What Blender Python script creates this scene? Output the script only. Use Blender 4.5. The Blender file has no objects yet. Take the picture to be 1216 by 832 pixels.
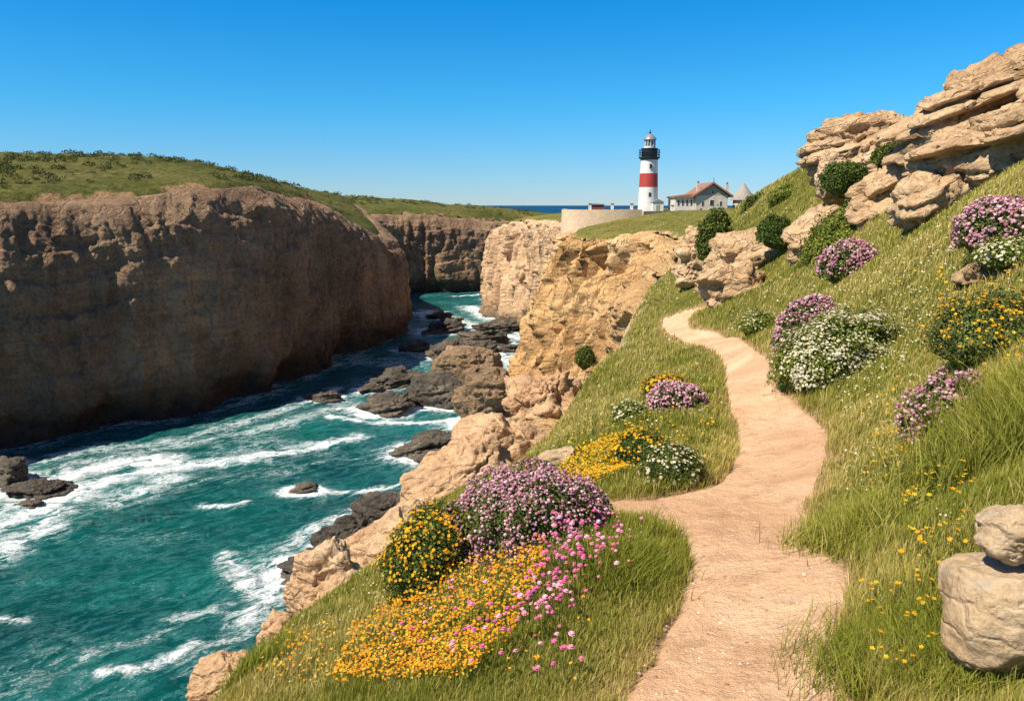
import bpy, bmesh, math, random
import numpy as np
from mathutils import Vector, Matrix, Euler
rng = np.random.default_rng(7)
random.seed(7)
scene = bpy.context.scene
COL = scene.collection
R = math.radians
# ------------------------------------------------------------------ camera
FPX = 900.0; W0, H0PX = 1216.0, 832.0
PITCH = math.atan(173 / FPX); CP, SP = math.cos(PITCH), math.sin(PITCH)
SEA = -35.0
cam = bpy.data.cameras.new('camera'); camo = bpy.data.objects.new('camera', cam); COL.objects.link(camo)
cam.sensor_width = 36; cam.lens = 36 * FPX / W0
cam.clip_start = 0.05; cam.clip_end = 60000
camo.location = (0, 0, 0); camo.rotation_euler = (math.pi / 2 - PITCH, 0, 0)
scene.camera = camo
# ------------------------------------------------------------------ light
SUN_EL, SUN_H = R(53), Vector((-0.87, -0.49))
sd = Vector((SUN_H.x * math.cos(SUN_EL), SUN_H.y * math.cos(SUN_EL), math.sin(SUN_EL))).normalized()
world = bpy.data.worlds.new('World'); scene.world = world; world.use_nodes = True
wn = world.node_tree; wn.nodes.clear()
sky = wn.nodes.new('ShaderNodeTexSky'); sky.sky_type = 'NISHITA'; sky.sun_disc = False
sky.sun_elevation = SUN_EL; sky.sun_rotation = math.atan2(sd.x, sd.y)
sky.ozone_density = 2.0; sky.dust_density = 0.0; sky.air_density = 1.0; sky.altitude = 0
tcw = wn.nodes.new('ShaderNodeTexCoord'); sep = wn.nodes.new('ShaderNodeSeparateXYZ'); wr = wn.nodes.new('ShaderNodeValToRGB')
wn.links.new(tcw.outputs['Generated'], sep.inputs[0]); wn.links.new(sep.outputs[2], wr.inputs[0])
cr = wr.color_ramp
for pos_, c_ in ((0.0, (.30, .44, .70)), (0.05, (.23, .455, .72)), (0.12, (.12, .50, .76)), (0.26, (.018, .49, .84)), (0.5, (.40, .52, .66))):
    e_ = cr.elements.new(pos_); e_.color = (*c_, 1)
cr.elements.remove(cr.elements[0]); cr.elements[-1].color = (.42, .5, .62, 1)
hs = wn.nodes.new('ShaderNodeMix'); hs.data_type = 'RGBA'; hs.blend_type = 'MULTIPLY'; hs.inputs[0].default_value = 1.0
bg = wn.nodes.new('ShaderNodeBackground'); bg.inputs['Strength'].default_value = 0.122
wo = wn.nodes.new('ShaderNodeOutputWorld')
wn.links.new(sky.outputs[0], hs.inputs[6]); wn.links.new(wr.outputs[0], hs.inputs[7]); wn.links.new(hs.outputs[2], bg.inputs[0]); wn.links.new(bg.outputs[0], wo.inputs[0])
sun = bpy.data.lights.new('sun', 'SUN'); sun.energy = 5.0; sun.angle = R(0.5); sun.color = (1, 0.90, 0.74)
suno = bpy.data.objects.new('sun', sun); COL.objects.link(suno)
suno.rotation_euler = (-sd).to_track_quat('-Z', 'Y').to_euler()
scene.view_settings.view_transform = 'Standard'; scene.view_settings.look = 'None'
scene.view_settings.exposure = 0.6; scene.view_settings.gamma = 1.0
scene.cycles.max_bounces = 6; scene.cycles.diffuse_bounces = 3; scene.cycles.glossy_bounces = 3
scene.cycles.transmission_bounces = 4; scene.cycles.transparent_max_bounces = 6
scene.cycles.use_denoising = True

# ------------------------------------------------------------------ noise and maths
def _h(ix, iy, iz, s):
    h = (ix.astype(np.int64) * 374761393 + iy.astype(np.int64) * 668265263 + iz.astype(np.int64) * 2147483647 + s * 974634777) & 0xffffffff
    h = ((h ^ (h >> 13)) * 1274126177) & 0xffffffff
    h = ((h ^ (h >> 16)) * 2246822519) & 0xffffffff
    return (h ^ (h >> 15)) & 0xffffffff
def pn(x, y, z=0.0, s=0):
    x, y, z = np.broadcast_arrays(np.asarray(x, float), np.asarray(y, float), np.asarray(z, float))
    xi, yi, zi = np.floor(x), np.floor(y), np.floor(z)
    xf, yf, zf = x - xi, y - yi, z - zi
    u, v, w = [t * t * t * (t * (t * 6 - 15) + 10) for t in (xf, yf, zf)]
    out = 0
    for a in (0, 1):
        for b in (0, 1):
            for c in (0, 1):
                h = _h(xi + a, yi + b, zi + c, s)
                gx = (h & 1023) / 511.5 - 1; gy = ((h >> 10) & 1023) / 511.5 - 1; gz = ((h >> 20) & 1023) / 511.5 - 1
                d = gx * (xf - a) + gy * (yf - b) + gz * (zf - c)
                out = out + d * (u if a else 1 - u) * (v if b else 1 - v) * (w if c else 1 - w)
    return out * 1.3
def fbm(x, y, z=0.0, s=0, o=4, g=0.5):
    t = 0; a = 1
    for i in range(o):
        t = t + a * pn(x, y, z, s + i * 17); x, y, z = x * 2.03, y * 2.03, z * 2.03; a *= g
    return t
def sstep(a, b, x):
    t = np.clip((x - a) / (b - a), 0, 1); return t * t * (3 - 2 * t)
def seg_dist(P, Q, wid=None):
    """distance from points P (n,2) to polyline Q (m,2), minus interpolated width"""
    best = np.full(len(P), 1e9); bt = np.zeros(len(P))
    for i in range(len(Q) - 1):
        a, b = Q[i], Q[i + 1]; ab = b - a; L = (ab ** 2).sum() + 1e-12
        t = np.clip(((P - a) @ ab) / L, 0, 1)
        d = np.hypot(P[:, 0] - a[0] - t * ab[0], P[:, 1] - a[1] - t * ab[1])
        if wid is not None: d = d - (wid[i] * (1 - t) + wid[i + 1] * t)
        m = d < best; best[m] = d[m]; bt[m] = i + t[m]
    return best, bt
def inside(P, Q):
    c = np.zeros(len(P), bool); n = len(Q)
    for i in range(n):
        a, b = Q[i], Q[(i + 1) % n]
        if a[1] == b[1]: continue
        m = (a[1] > P[:, 1]) != (b[1] > P[:, 1])
        c ^= m & (P[:, 0] < (b[0] - a[0]) * (P[:, 1] - a[1]) / (b[1] - a[1]) + a[0])
    return c
def smooth_line(P, n):
    """Catmull-Rom through rows of P (any columns), n samples per span"""
    P = np.asarray(P, float); out = []
    for i in range(len(P) - 1):
        p0 = P[max(i - 1, 0)]; p1 = P[i]; p2 = P[i + 1]; p3 = P[min(i + 2, len(P) - 1)]
        for k in range(n):
            t = k / n
            out.append(0.5 * (2 * p1 + (p2 - p0) * t + (2 * p0 - 5 * p1 + 4 * p2 - p3) * t * t + (3 * p1 - p0 - 3 * p2 + p3) * t ** 3))
    out.append(P[-1]); return np.array(out)
def ray(px, py):
    """world x/y and z/y slopes of the sight line through a photo point"""
    v = (np.asarray(py, float) - 416) / FPX; k = CP - v * SP
    return (np.asarray(px, float) - 608) / FPX / k, -(SP + v * CP) / k
def at(px, py, Y):
    a, b = ray(px, py); return np.array([a * Y, Y, b * Y]).T
def sea_at(px, py):
    a, b = ray(px, py); Y = SEA / b; return np.array([a * Y, Y, SEA + 0 * Y]).T
class TPS:
    def __init__(s, pts, lam=1e-4):
        pts = np.asarray(pts, float); x, y, z = pts.T; r = np.hypot(x, y)
        s.X = s.f(x, y); g = z / (r + 3); n = len(g)
        A = s.phi(s.X, s.X) + lam * np.eye(n); Pm = np.c_[np.ones(n), s.X]
        M = np.block([[A, Pm], [Pm.T, np.zeros((3, 3))]]); w = np.linalg.solve(M, np.r_[g, 0, 0, 0]); s.w, s.a = w[:n], w[n:]
    def f(s, x, y): return np.c_[np.log(np.hypot(x, y) + 1.0), np.arctan2(x, y)]
    def phi(s, A, B):
        d2 = ((A[:, None, :] - B[None]) ** 2).sum(-1); return 0.5 * d2 * np.log(d2 + 1e-12)
    def __call__(s, x, y):
        x = np.asarray(x, float).ravel(); y = np.asarray(y, float).ravel(); out = np.empty(len(x))
        for i in range(0, len(x), 40000):
            q = s.f(x[i:i + 40000], y[i:i + 40000]); r = np.hypot(x[i:i + 40000], y[i:i + 40000])
            out[i:i + 40000] = (s.phi(q, s.X) @ s.w + s.a[0] + q @ s.a[1:]) * (r + 3)
        return out

# ------------------------------------------------------------------ mesh helpers
def mesh_np(name, V, F, mat, parent=None, cols=None, smooth=True, attrs=None, loc=None):
    """F: int array (n,3) or (n,4), or a list of such arrays"""
    Fs = F if isinstance(F, list) else [F]
    Fs = [np.asarray(f, np.int32) for f in Fs if len(f)]
    V = np.asarray(V, np.float32)
    if loc is not None: V = V - np.asarray(loc, np.float32)
    me = bpy.data.meshes.new(name); me.vertices.add(len(V)); me.vertices.foreach_set('co', V.ravel())
    flat = np.concatenate([f.ravel() for f in Fs]); tot = np.concatenate([np.full(len(f), f.shape[1], np.int32) for f in Fs])
    me.loops.add(len(flat)); me.loops.foreach_set('vertex_index', flat)
    me.polygons.add(len(tot)); st = np.r_[0, np.cumsum(tot)[:-1]].astype(np.int32)
    me.polygons.foreach_set('loop_start', st)
    me.polygons.foreach_set('use_smooth', np.full(len(tot), smooth))
    if cols is not None:
        a = me.color_attributes.new('Col', 'FLOAT_COLOR', 'POINT'); c = np.ones((len(V), 4), np.float32); c[:, :3] = cols; a.data.foreach_set('color', c.ravel())
    for k, v in (attrs or {}).items():
        a = me.attributes.new(k, 'FLOAT', 'POINT'); a.data.foreach_set('value', np.asarray(v, np.float32))
    me.update(calc_edges=True); me.materials.append(mat)
    o = bpy.data.objects.new(name, me); COL.objects.link(o)
    if loc is not None and parent is None: o.location = tuple(float(t) for t in loc)
    if parent is not None: o.parent = parent
    return o
def tag(o, label=None, cat=None, group=None, kind=None):
    if label: o['label'] = label
    if cat: o['category'] = cat
    if group: o['group'] = group
    if kind: o['kind'] = kind
    return o
def empty(name, loc, label, cat, group=None, rz=0):
    o = bpy.data.objects.new(name, None); COL.objects.link(o); o.location = tuple(float(t) for t in loc); o.rotation_euler = (0, 0, rz)
    o.empty_display_size = 0.2
    return tag(o, label, cat, group)
def bm_obj(name, bm, mat, parent=None, smooth=False, loc=None):
    bmesh.ops.recalc_face_normals(bm, faces=bm.faces)
    for e in bm.edges:
        if len(e.link_faces) == 2 and e.calc_face_angle(0) > 0.6: e.smooth = False
    me = bpy.data.meshes.new(name); bm.to_mesh(me); bm.free(); me.materials.append(mat)
    for p in me.polygons: p.use_smooth = smooth
    o = bpy.data.objects.new(name, me); COL.objects.link(o)
    if parent is not None: o.parent = parent
    if loc is not None: o.location = loc
    return o
def lathe(prof, n=40, bm=None, off=(0, 0)):
    bm = bm or bmesh.new(); rings = []
    for r, z in prof:
        rings.append([bm.verts.new((off[0] + r * math.cos(2 * math.pi * i / n), off[1] + r * math.sin(2 * math.pi * i / n), z)) for i in range(n)])
    for a, b in zip(rings, rings[1:]):
        for i in range(n): bm.faces.new((a[i], a[(i + 1) % n], b[(i + 1) % n], b[i]))
    bm.faces.new(rings[0][::-1]); bm.faces.new(rings[-1]); return bm
def box(bm, x0, x1, y0, y1, z0, z1):
    v = [bm.verts.new(p) for p in ((x0, y0, z0), (x1, y0, z0), (x1, y1, z0), (x0, y1, z0), (x0, y0, z1), (x1, y0, z1), (x1, y1, z1), (x0, y1, z1))]
    for f in ((0, 3, 2, 1), (4, 5, 6, 7), (0, 1, 5, 4), (1, 2, 6, 5), (2, 3, 7, 6), (3, 0, 4, 7)): bm.faces.new([v[i] for i in f])
    return bm
def prism(bm, poly, y0, y1):
    """poly of (x,z) extruded along y"""
    a = [bm.verts.new((x, y0, z)) for x, z in poly]; b = [bm.verts.new((x, y1, z)) for x, z in poly]
    bm.faces.new(a); bm.faces.new(b[::-1]); n = len(poly)
    for i in range(n): bm.faces.new((a[(i + 1) % n], a[i], b[i], b[(i + 1) % n]))
    return bm

# ------------------------------------------------------------------ materials
def newmat(name):
    m = bpy.data.materials.new(name); m.use_nodes = True; nt = m.node_tree
    p = nt.nodes['Principled BSDF']; return m, nt, p
class NB:
    def __init__(s, nt): s.nt = nt
    def n(s, t, **kw):
        o = s.nt.nodes.new(t)
        for k, v in kw.items(): setattr(o, k, v)
        return o
    def l(s, a, b): s.nt.links.new(a, b)
    def noise(s, vec, scale, detail=6, rough=0.55, dist=0):
        o = s.n('ShaderNodeTexNoise'); o.inputs['Scale'].default_value = scale; o.inputs['Detail'].default_value = detail
        o.inputs['Roughness'].default_value = rough; o.inputs['Distortion'].default_value = dist; s.l(vec, o.inputs['Vector']); return o.outputs['Fac']
    def ramp(s, fac, stops, interp='LINEAR'):
        o = s.n('ShaderNodeValToRGB'); cr = o.color_ramp; cr.interpolation = interp
        while len(cr.elements) < len(stops): cr.elements.new(0.5)
        for e, (p, c) in zip(cr.elements, stops): e.position = p; e.color = (*c, 1) if len(c) == 3 else c
        s.l(fac, o.inputs[0]); return o.outputs[0]
    def map(s, vec, scale=(1, 1, 1), rot=(0, 0, 0)):
        if any(rot) and tuple(scale) != (1, 1, 1): vec = s.map(vec, (1, 1, 1), rot); rot = (0, 0, 0)
        o = s.n('ShaderNodeMapping'); o.inputs['Scale'].default_value = scale; o.inputs['Rotation'].default_value = rot; s.l(vec, o.inputs[0]); return o.outputs[0]
    def mix(s, f, a, b, mode='MIX'):
        o = s.n('ShaderNodeMix', data_type='RGBA', blend_type=mode)
        for v, i in ((f, 0), (a, 6), (b, 7)):
            if isinstance(v, (int, float)): o.inputs[i].default_value = v
            elif isinstance(v, tuple): o.inputs[i].default_value = (*v, 1)
            else: s.l(v, o.inputs[i])
        return o.outputs[2]
    def math(s, op, a, b=0.0, c=None, clamp=False):
        o = s.n('ShaderNodeMath', operation=op); o.use_clamp = clamp
        for v, i in ((a, 0), (b, 1), (c, 2)):
            if v is None: continue
            if isinstance(v, (int, float)): o.inputs[i].default_value = v
            else: s.l(v, o.inputs[i])
        return o.outputs[0]
    def mapr(s, v, a, b, c=0.0, d=1.0):
        o = s.n('ShaderNodeMapRange'); s.l(v, o.inputs[0])
        for i, t in enumerate((a, b, c, d)): o.inputs[i + 1].default_value = t
        return o.outputs[0]
    def bump(s, h, dist, strength=1.0, normal=None):
        o = s.n('ShaderNodeBump'); o.inputs['Distance'].default_value = dist; o.inputs['Strength'].default_value = strength; s.l(h, o.inputs['Height'])
        if normal: s.l(normal, o.inputs['Normal'])
        return o.outputs[0]
def rock_mat(name, cols, sc, bumpd, strata=1.0, rot=(0, 0, 0), wet=False, wetz=(-34.0, -30.0), lichen=0.0, spec=0.2, vz=1.5, pale=False):
    """sandstone: colour patches, bedding bands, fine grain, optional dark wet tide band"""
    m, nt, p = newmat(name); b = NB(nt); geo = b.n('ShaderNodeNewGeometry'); tc = b.n('ShaderNodeTexCoord')
    P = geo.outputs['Position']
    big = b.noise(P, 0.12 * sc, 5, 0.6, 0.3); base = b.ramp(big, [(0.30, cols[0]), (0.5, cols[1]), (0.70, cols[2])])
    st = b.map(P, (0.12, 0.12, 1.5), rot); band = b.noise(st, 1.6 * sc, 5, 0.62, 0.15)
    c = b.mix(b.mapr(band, 0.38, 0.62, 0.45 * strata, 0.0), base, tuple(x * 0.55 for x in cols[0]))
    fine = b.noise(P, 3.5 * sc, 8, 0.7, 0.2)
    c = b.mix(b.mapr(fine, 0.3, 0.52, 0.55, 0.0), c, tuple(x * 0.5 for x in cols[0]))
    c = b.mix(b.mapr(fine, 0.55, 0.75, 0.0, 0.4), c, tuple(min(x * 1.15, 0.75) for x in cols[2]))
    drip = b.noise(b.map(P, (1.0, 1.0, 0.10)), 0.55 * sc, 6, 0.6, 0.2)
    c = b.mix(b.mapr(drip, 0.52, 0.68, 0.0, 0.45), c, (cols[0][0] * 0.45, cols[0][1] * 0.42, cols[0][2] * 0.42))
    if lichen: c = b.mix(b.mapr(b.noise(P, 2.2 * sc, 6, 0.7), 0.56, 0.64, 0.0, lichen), c, (0.30, 0.29, 0.26))
    dv = b.n('ShaderNodeVectorMath', operation='ADD'); nz = b.n('ShaderNodeTexNoise'); nz.inputs['Scale'].default_value = 1.1 * sc; nz.inputs['Detail'].default_value = 4; b.l(P, nz.inputs['Vector'])
    sv = b.n('ShaderNodeVectorMath', operation='SCALE'); b.l(nz.outputs['Color'], sv.inputs[0]); sv.inputs['Scale'].default_value = 1.1 / sc; b.l(b.map(P, (0.55, 0.55, vz), rot), dv.inputs[0]); b.l(sv.outputs[0], dv.inputs[1])
    vor = b.n('ShaderNodeTexVoronoi'); vor.feature = 'DISTANCE_TO_EDGE'; vor.inputs['Scale'].default_value = 0.9 * sc; b.l(dv.outputs[0], vor.inputs['Vector'])
    c = b.mix(b.mapr(vor.outputs[0], 0.0, 0.03, 0.42 * min(1, strata + .15), 0.0), c, tuple(x * 0.3 for x in cols[0]))
    spk = b.noise(P, 26 * sc, 4, 0.7)
    c = b.mix(b.mapr(spk, 0.56, 0.70, 0.0, 0.40), c, tuple(x * 0.5 for x in cols[0])); c = b.mix(b.mapr(spk, 0.30, 0.42, 0.30, 0.0), c, tuple(min(x * 1.2, .8) for x in cols[2]))
    if pale:  # far headland rock fades paler with distance, haze painted into its colour
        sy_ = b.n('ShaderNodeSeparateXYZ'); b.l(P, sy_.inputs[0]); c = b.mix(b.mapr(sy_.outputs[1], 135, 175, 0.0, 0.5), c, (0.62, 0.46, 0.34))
    rough = 0.9
    if wet:
        sep = b.n('ShaderNodeSeparateXYZ'); b.l(P, sep.inputs[0]); zz = b.math('ADD', sep.outputs[2], b.mapr(b.noise(P, 0.25, 5), 0, 1, -3.0, 3.0))
        wf = b.mapr(zz, wetz[0], wetz[1], 1.0, 0.0)
        c = b.mix(b.math('MULTIPLY', wf, 0.9), c, (0.035, 0.032, 0.03))
    nt.links.new(c, p.inputs['Base Color']); p.inputs['Roughness'].default_value = rough
    p.inputs['Specular IOR Level'].default_value = spec
    h = b.math('ADD', b.math('MULTIPLY', fine, 0.7), b.math('MULTIPLY', band, 1.0 * strata))
    h = b.math('ADD', h, b.mapr(vor.outputs[0], 0, 0.10, -0.35, 0.0))
    h = b.math('ADD', h, b.math('MULTIPLY', b.noise(P, 14 * sc, 5, 0.7), 0.22))
    nt.links.new(b.bump(h, bumpd), p.inputs['Normal']); return m
SAND = [(0.36, 0.19, 0.085), (0.55, 0.325, 0.16), (0.66, 0.43, 0.24)]
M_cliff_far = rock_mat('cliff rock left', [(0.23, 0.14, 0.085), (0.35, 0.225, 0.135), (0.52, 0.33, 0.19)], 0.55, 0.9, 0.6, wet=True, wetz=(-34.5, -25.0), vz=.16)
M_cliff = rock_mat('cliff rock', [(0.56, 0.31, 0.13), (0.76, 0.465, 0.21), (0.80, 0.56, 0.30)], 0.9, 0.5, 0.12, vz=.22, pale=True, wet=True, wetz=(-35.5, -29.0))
M_out = rock_mat('outcrop rock', [(0.44, 0.265, 0.135), (0.66, 0.44, 0.245), (0.74, 0.55, 0.35)], 3.2, 0.09, 0.6, (0, R(20), 0), lichen=0.25)
M_edge = rock_mat('edge rock', [(0.44, 0.25, 0.13), (0.60, 0.38, 0.21), (0.70, 0.50, 0.31)], 5.0, 0.045, 0.3, lichen=0.2)
M_pale = rock_mat('pale boulder', [(0.32, 0.19, 0.09), (0.46, 0.32, 0.18), (0.54, 0.42, 0.28)], 7.0, 0.018, 0.05, lichen=0.5)
M_tan = rock_mat('tan sea boulder', [(0.22, 0.15, 0.09), (0.38, 0.26, 0.155), (0.50, 0.36, 0.22)], 0.9, 0.5, 0.6, (0, R(15), 0), wet=True, wetz=(-35.5, -31.5))
M_dark = rock_mat('dark sea rock', [(0.055, 0.046, 0.036), (0.12, 0.098, 0.074), (0.24, 0.195, 0.14)], 1.6, 0.3, 0.3, (0, R(15), 0), spec=0.5)

def veg_mat(name, trans=0.35, rough=0.6, fade=True, spec=0.25):
    m, nt, p = newmat(name); b = NB(nt); a = b.n('ShaderNodeAttribute'); a.attribute_name = 'Col'
    p.inputs['Roughness'].default_value = rough; p.inputs['Specular IOR Level'].default_value = spec
    b.l(a.outputs['Color'], p.inputs['Base Color'])
    if trans:
        t = b.n('ShaderNodeBsdfTranslucent'); b.l(b.mix(0.35, a.outputs['Color'], (0.35, 0.4, 0.03)), t.inputs['Color'])
        mx = b.n('ShaderNodeMixShader'); mx.inputs[0].default_value = trans
        b.l(p.outputs[0], mx.inputs[1]); b.l(t.outputs[0], mx.inputs[2]); b.l(mx.outputs[0], nt.nodes['Material Output'].inputs[0])
    return m
M_grass = veg_mat('grass blades', 0.30); M_leaf = veg_mat('leaves', 0.2); M_petal = veg_mat('petals', 0.0, 0.7, spec=0.1)
def plain(name, col, rough=0.6, metal=0.0, var=0.0, sc=3.0, bumpd=0.0):
    m, nt, p = newmat(name); p.inputs['Base Color'].default_value = (*col, 1); p.inputs['Roughness'].default_value = rough; p.inputs['Metallic'].default_value = metal
    if var:
        b = NB(nt); geo = b.n('ShaderNodeNewGeometry'); n = b.noise(geo.outputs['Position'], sc, 6, 0.65)
        b.l(b.mix(b.mapr(n, 0.35, 0.7, 0, var), col, tuple(x * 0.45 for x in col)), p.inputs['Base Color'])
        if bumpd: b.l(b.bump(n, bumpd), p.inputs['Normal'])
    return m

# ------------------------------------------------------------------ land height: control points (px, py, depth)
ctl = [(900, 832, 2.37), (890, 750, 2.9), (880, 640, 4.0), (930, 560, 5.4), (930, 500, 7.4), (890, 440, 10.5), (850, 405, 14.5), (805, 385, 19), (835, 368, 24),
       (800, 330, 40), (830, 300, 58), (820, 262, 110), (765, 252, 190), (720, 262, 165), (700, 284, 112), (640, 287, 117), (668, 279, 160), (800, 290, 78),
       (800, 320, 45), (760, 380, 28), (700, 440, 19), (640, 520, 13), (570, 590, 9.5), (500, 610, 8.5), (430, 690, 6), (330, 750, 5), (250, 832, 4),
       (620, 680, 3.9), (400, 800, 3.6), (600, 832, 2.65), (750, 560, 6), (740, 480, 9.5), (850, 500, 7.8), (640, 600, 5.6),
       (1000, 450, 8), (1100, 380, 8), (1200, 300, 8), (1216, 215, 9.5), (1100, 600, 3.8), (1200, 600, 3.0), (1216, 832, 2.0), (1100, 832, 2.2), (1200, 450, 4.5),
       (950, 380, 15), (900, 350, 21), (1010, 325, 14.5), (950, 262, 24), (885, 240, 42), (925, 217, 34), (960, 205, 28), (860, 318, 27), (1050, 250, 17), (1100, 222, 15.5),
       (1200, 202, 13), (1216, 182, 19), (1080, 160, 22),
       (600, 266, 245), (580, 278, 252), (650, 258, 215), (850, 252, 200), (780, 249, 240), (900, 249, 230)]
pts = [tuple(at(*c)) for c in ctl]
pts += [(0, 0.3, -1.66), (1.2, 0.2, -1.45), (-1.2, 0.2, -1.95), (2.5, 0.2, -0.9), (-2.2, 1.5, -2.6), (0, -2, -1.6), (3.5, -2, -0.6), (-3, -2, -2.6), (7, 3, 0.6), (12, 4, 2.2), (10, -4, 1.6),
        (22, 14, 4.6), (18, 24, 2.8), (22, 35, 2.2), (35, 35, 5), (22, 60, -0.8), (40, 70, 2.5), (60, 120, 1.0), (28, 110, -2.5), (60, 200, -3), (100, 80, 8), (90, 150, 2), (110, 250, -4), (50, 10, 9), (50, -10, 9)]
tps = TPS(pts)
# cliff rim, from behind the camera round the cove to the far headlands: x, y, w(rounding), amp, out(base offset), shoulder
def rp(px, py, Y, *a): p = at(px, py, Y); return (p[0], p[1]) + a
rim = np.array([(-4.5, -6, .5, .10, 3, .8), (-3.4, -2, .5, .10, 3, .8), (-2.6, 1.5, .4, .10, 3, .8), rp(235, 832, 4.0, .35, .10, 3, .5), rp(318, 750, 5.0, .3, .10, 3, .4), rp(420, 690, 6.2, .35, .12, 3, .4),
                rp(500, 608, 8.6, .5, .18, 3, .9), rp(565, 588, 10, .55, .22, 3, 1.0), rp(640, 520, 13.5, .6, .4, 3, 1.2), rp(693, 450, 19, .6, .7, 3, .9), rp(738, 385, 28, .6, 1.0, 4, .6),
                rp(778, 333, 43, .7, 1.5, 4, .5), rp(805, 300, 58, .7, 1.8, 4, .4), rp(815, 290, 76, .8, 2.0, 4, .4), rp(790, 284, 95, .8, 2.2, 5, .4), rp(748, 283, 106, .8, 2.2, 6, .5), rp(722, 285, 112, .8, 2.0, 8, .5),
                rp(688, 287, 117, 1.0, 1.3, 12, .6), (9.5, 128, 1.2, 1.2, 9, .6), (12.5, 145, 1.5, 1.4, 4, 1), (13, 165, 1.5, 1.5, 4, 1), (12.5, 190, 1.6, 1.5, 4, 1), (8, 212, 2, 1.2, 5, .8), (0, 232, 2, 1.2, 5, .6), (-5.5, 248, 2.2, 1.2, 4, .6),
                (-2, 265, 2, 1.6, 4, 1), (10, 285, 2, 1.6, 4, 1), (40, 292, 2, 2, 4, 1), (80, 300, 2, 2, 4, 1), (130, 290, 2, 2, 4, 1)])
RIM = smooth_line(rim, 10)
LANDPOLY = np.vstack([RIM[:, :2], [(420, 200), (420, -60), (-4.5, -60)]])
# path, from edge points left / right per photo row
PEL = [(745, 832), (775, 790), (796, 750), (812, 705), (822, 668), (812, 642), (788, 624), (750, 614), (702, 609), (712, 599), (770, 594), (828, 584), (862, 568), (876, 540), (875, 508), (867, 482), (862, 456), (861, 434), (842, 415), (806, 401), (791, 393), (787, 385), (794, 377), (812, 370), (832, 365)]
PER = [(842, 367), (819, 377), (817, 384), (831, 391), (860, 400), (890, 412), (911, 427), (916, 443), (921, 460), (945, 480), (970, 500), (981, 522), (979, 550), (965, 580), (953, 604), (962, 634), (984, 660), (1006, 690), (1000, 720), (992, 748), (1012, 785), (1020, 832)]
RG = np.geomspace(0.7, 420, 700)
def hit(px, py, f=None):
    """first land point along the sight line"""
    f = f or tps; px = np.atleast_1d(np.asarray(px, float)); py = np.atleast_1d(np.asarray(py, float)); out = np.zeros((len(px), 3))
    a, b = ray(px, py)
    for i in range(0, len(px), 500):
        A = a[i:i + 500, None]; B = b[i:i + 500, None]; Y = RG[None] + 0 * A
        g = B * Y - f((A * Y).ravel(), Y.ravel()).reshape(Y.shape)
        k = np.argmax(g < 0, 1); k = np.clip(k, 1, None); j = np.arange(len(k)); g0 = g[j, k - 1]; g1 = g[j, k]
        t = np.clip(g0 / (g0 - g1 + 1e-9), 0, 1); y = RG[k - 1] * (1 - t) + RG[k] * t
        out[i:i + 500] = np.c_[A[:, 0] * y, y, B[:, 0] * y]
    return out
hl = hit([e[0] for e in PEL], [e[1] for e in PEL])[:, :2]; hr = hit([e[0] for e in PER], [e[1] for e in PER])[:, :2]
PLY = np.vstack([smooth_line(hl, 4), smooth_line(hr, 4), [(1.02, 1.2), (0.95, -5), (0.2, -5), (0.3, 1.2)]]); PLC = np.vstack([PLY, PLY[:1]])
def pathd(x, y):
    P = np.c_[x, y]; d, _ = seg_dist(P, PLC); d = np.where(inside(P, PLY), -d, d); r = np.hypot(x, y)
    return d + (0.03 * pn(P[:, 0] * 4, P[:, 1] * 4, 0, 5) + 0.03 * pn(P[:, 0] * 9, P[:, 1] * 9, 0, 6) * (r < 8))
def rimd(x, y):
    return seg_dist(np.c_[x, y], RIM[:, :2])
def land(x, y, pd=None, rd=None):
    x = np.asarray(x, float).ravel(); y = np.asarray(y, float).ravel(); r = np.hypot(x, y)
    z = tps(x, y)
    if pd is None: pd = pathd(x, y)
    if rd is None: rd = rimd(x, y)
    off = sstep(0, 0.35, pd)
    z = z + off * 0.07 * fbm(x * 1.1, y * 1.1, 0, 1, 3) * sstep(0.5, 2.5, r) + 0.012 * fbm(x * 4, y * 4, 0, 2, 3)
    z = z + 0.22 * fbm(x * .35, y * .35, 0, 3, 3) * sstep(9, 22, r) * off + 0.9 * fbm(x * .05, y * .05, 0, 4, 3) * sstep(50, 130, r) * (1 - .8 * sstep(150, 180, r))
    z = z + off * 0.06
    d, t = rd; w = np.interp(t, np.arange(len(RIM)), RIM[:, 2])
    return z - w * 0.55 * (1 - sstep(0, 1.0, d / w)) ** 1.0
# ------------------------------------------------------------------ polar sheets
def polar(th0, th1, dense, nd, nc, r0, r1, nr):
    th = np.concatenate([np.linspace(th0, -dense, nc, endpoint=False), np.linspace(-dense, dense, nd, endpoint=False), np.linspace(dense, th1, nc + 1)])
    rr = np.geomspace(r0, r1, nr); T, Q = np.meshgrid(th, rr); x = (Q * np.sin(T)).ravel(); y = (Q * np.cos(T)).ravel()
    n = len(th); i = np.arange(len(rr) - 1)[:, None] * n + np.arange(n - 1)[None]; i = i.ravel()
    return x, y, np.c_[i, i + 1, i + 1 + n, i + n]
def compact(V, F, attrs):
    used = np.unique(F); re = np.full(len(V), -1); re[used] = np.arange(len(used)); return V[used], re[F], {k: v[used] for k, v in attrs.items()}
gx, gy, GF = polar(R(-125), R(125), R(38), 620, 60, 0.35, 430, 620)
ins = inside(np.c_[gx, gy], LANDPOLY)
keepf = ins[GF].all(1); GV = np.c_[gx, gy, 0 * gx]
V_, F_, A_ = compact(GV, GF[keepf], {})
x_, y_ = V_[:, 0], V_[:, 1]
pd_ = np.full(len(x_), 9.0); m = (np.hypot(x_, y_) < 45); pd_[m] = pathd(x_[m], y_[m])
rd_ = rimd(x_, y_)
V_[:, 2] = land(x_, y_, pd_, rd_)
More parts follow.
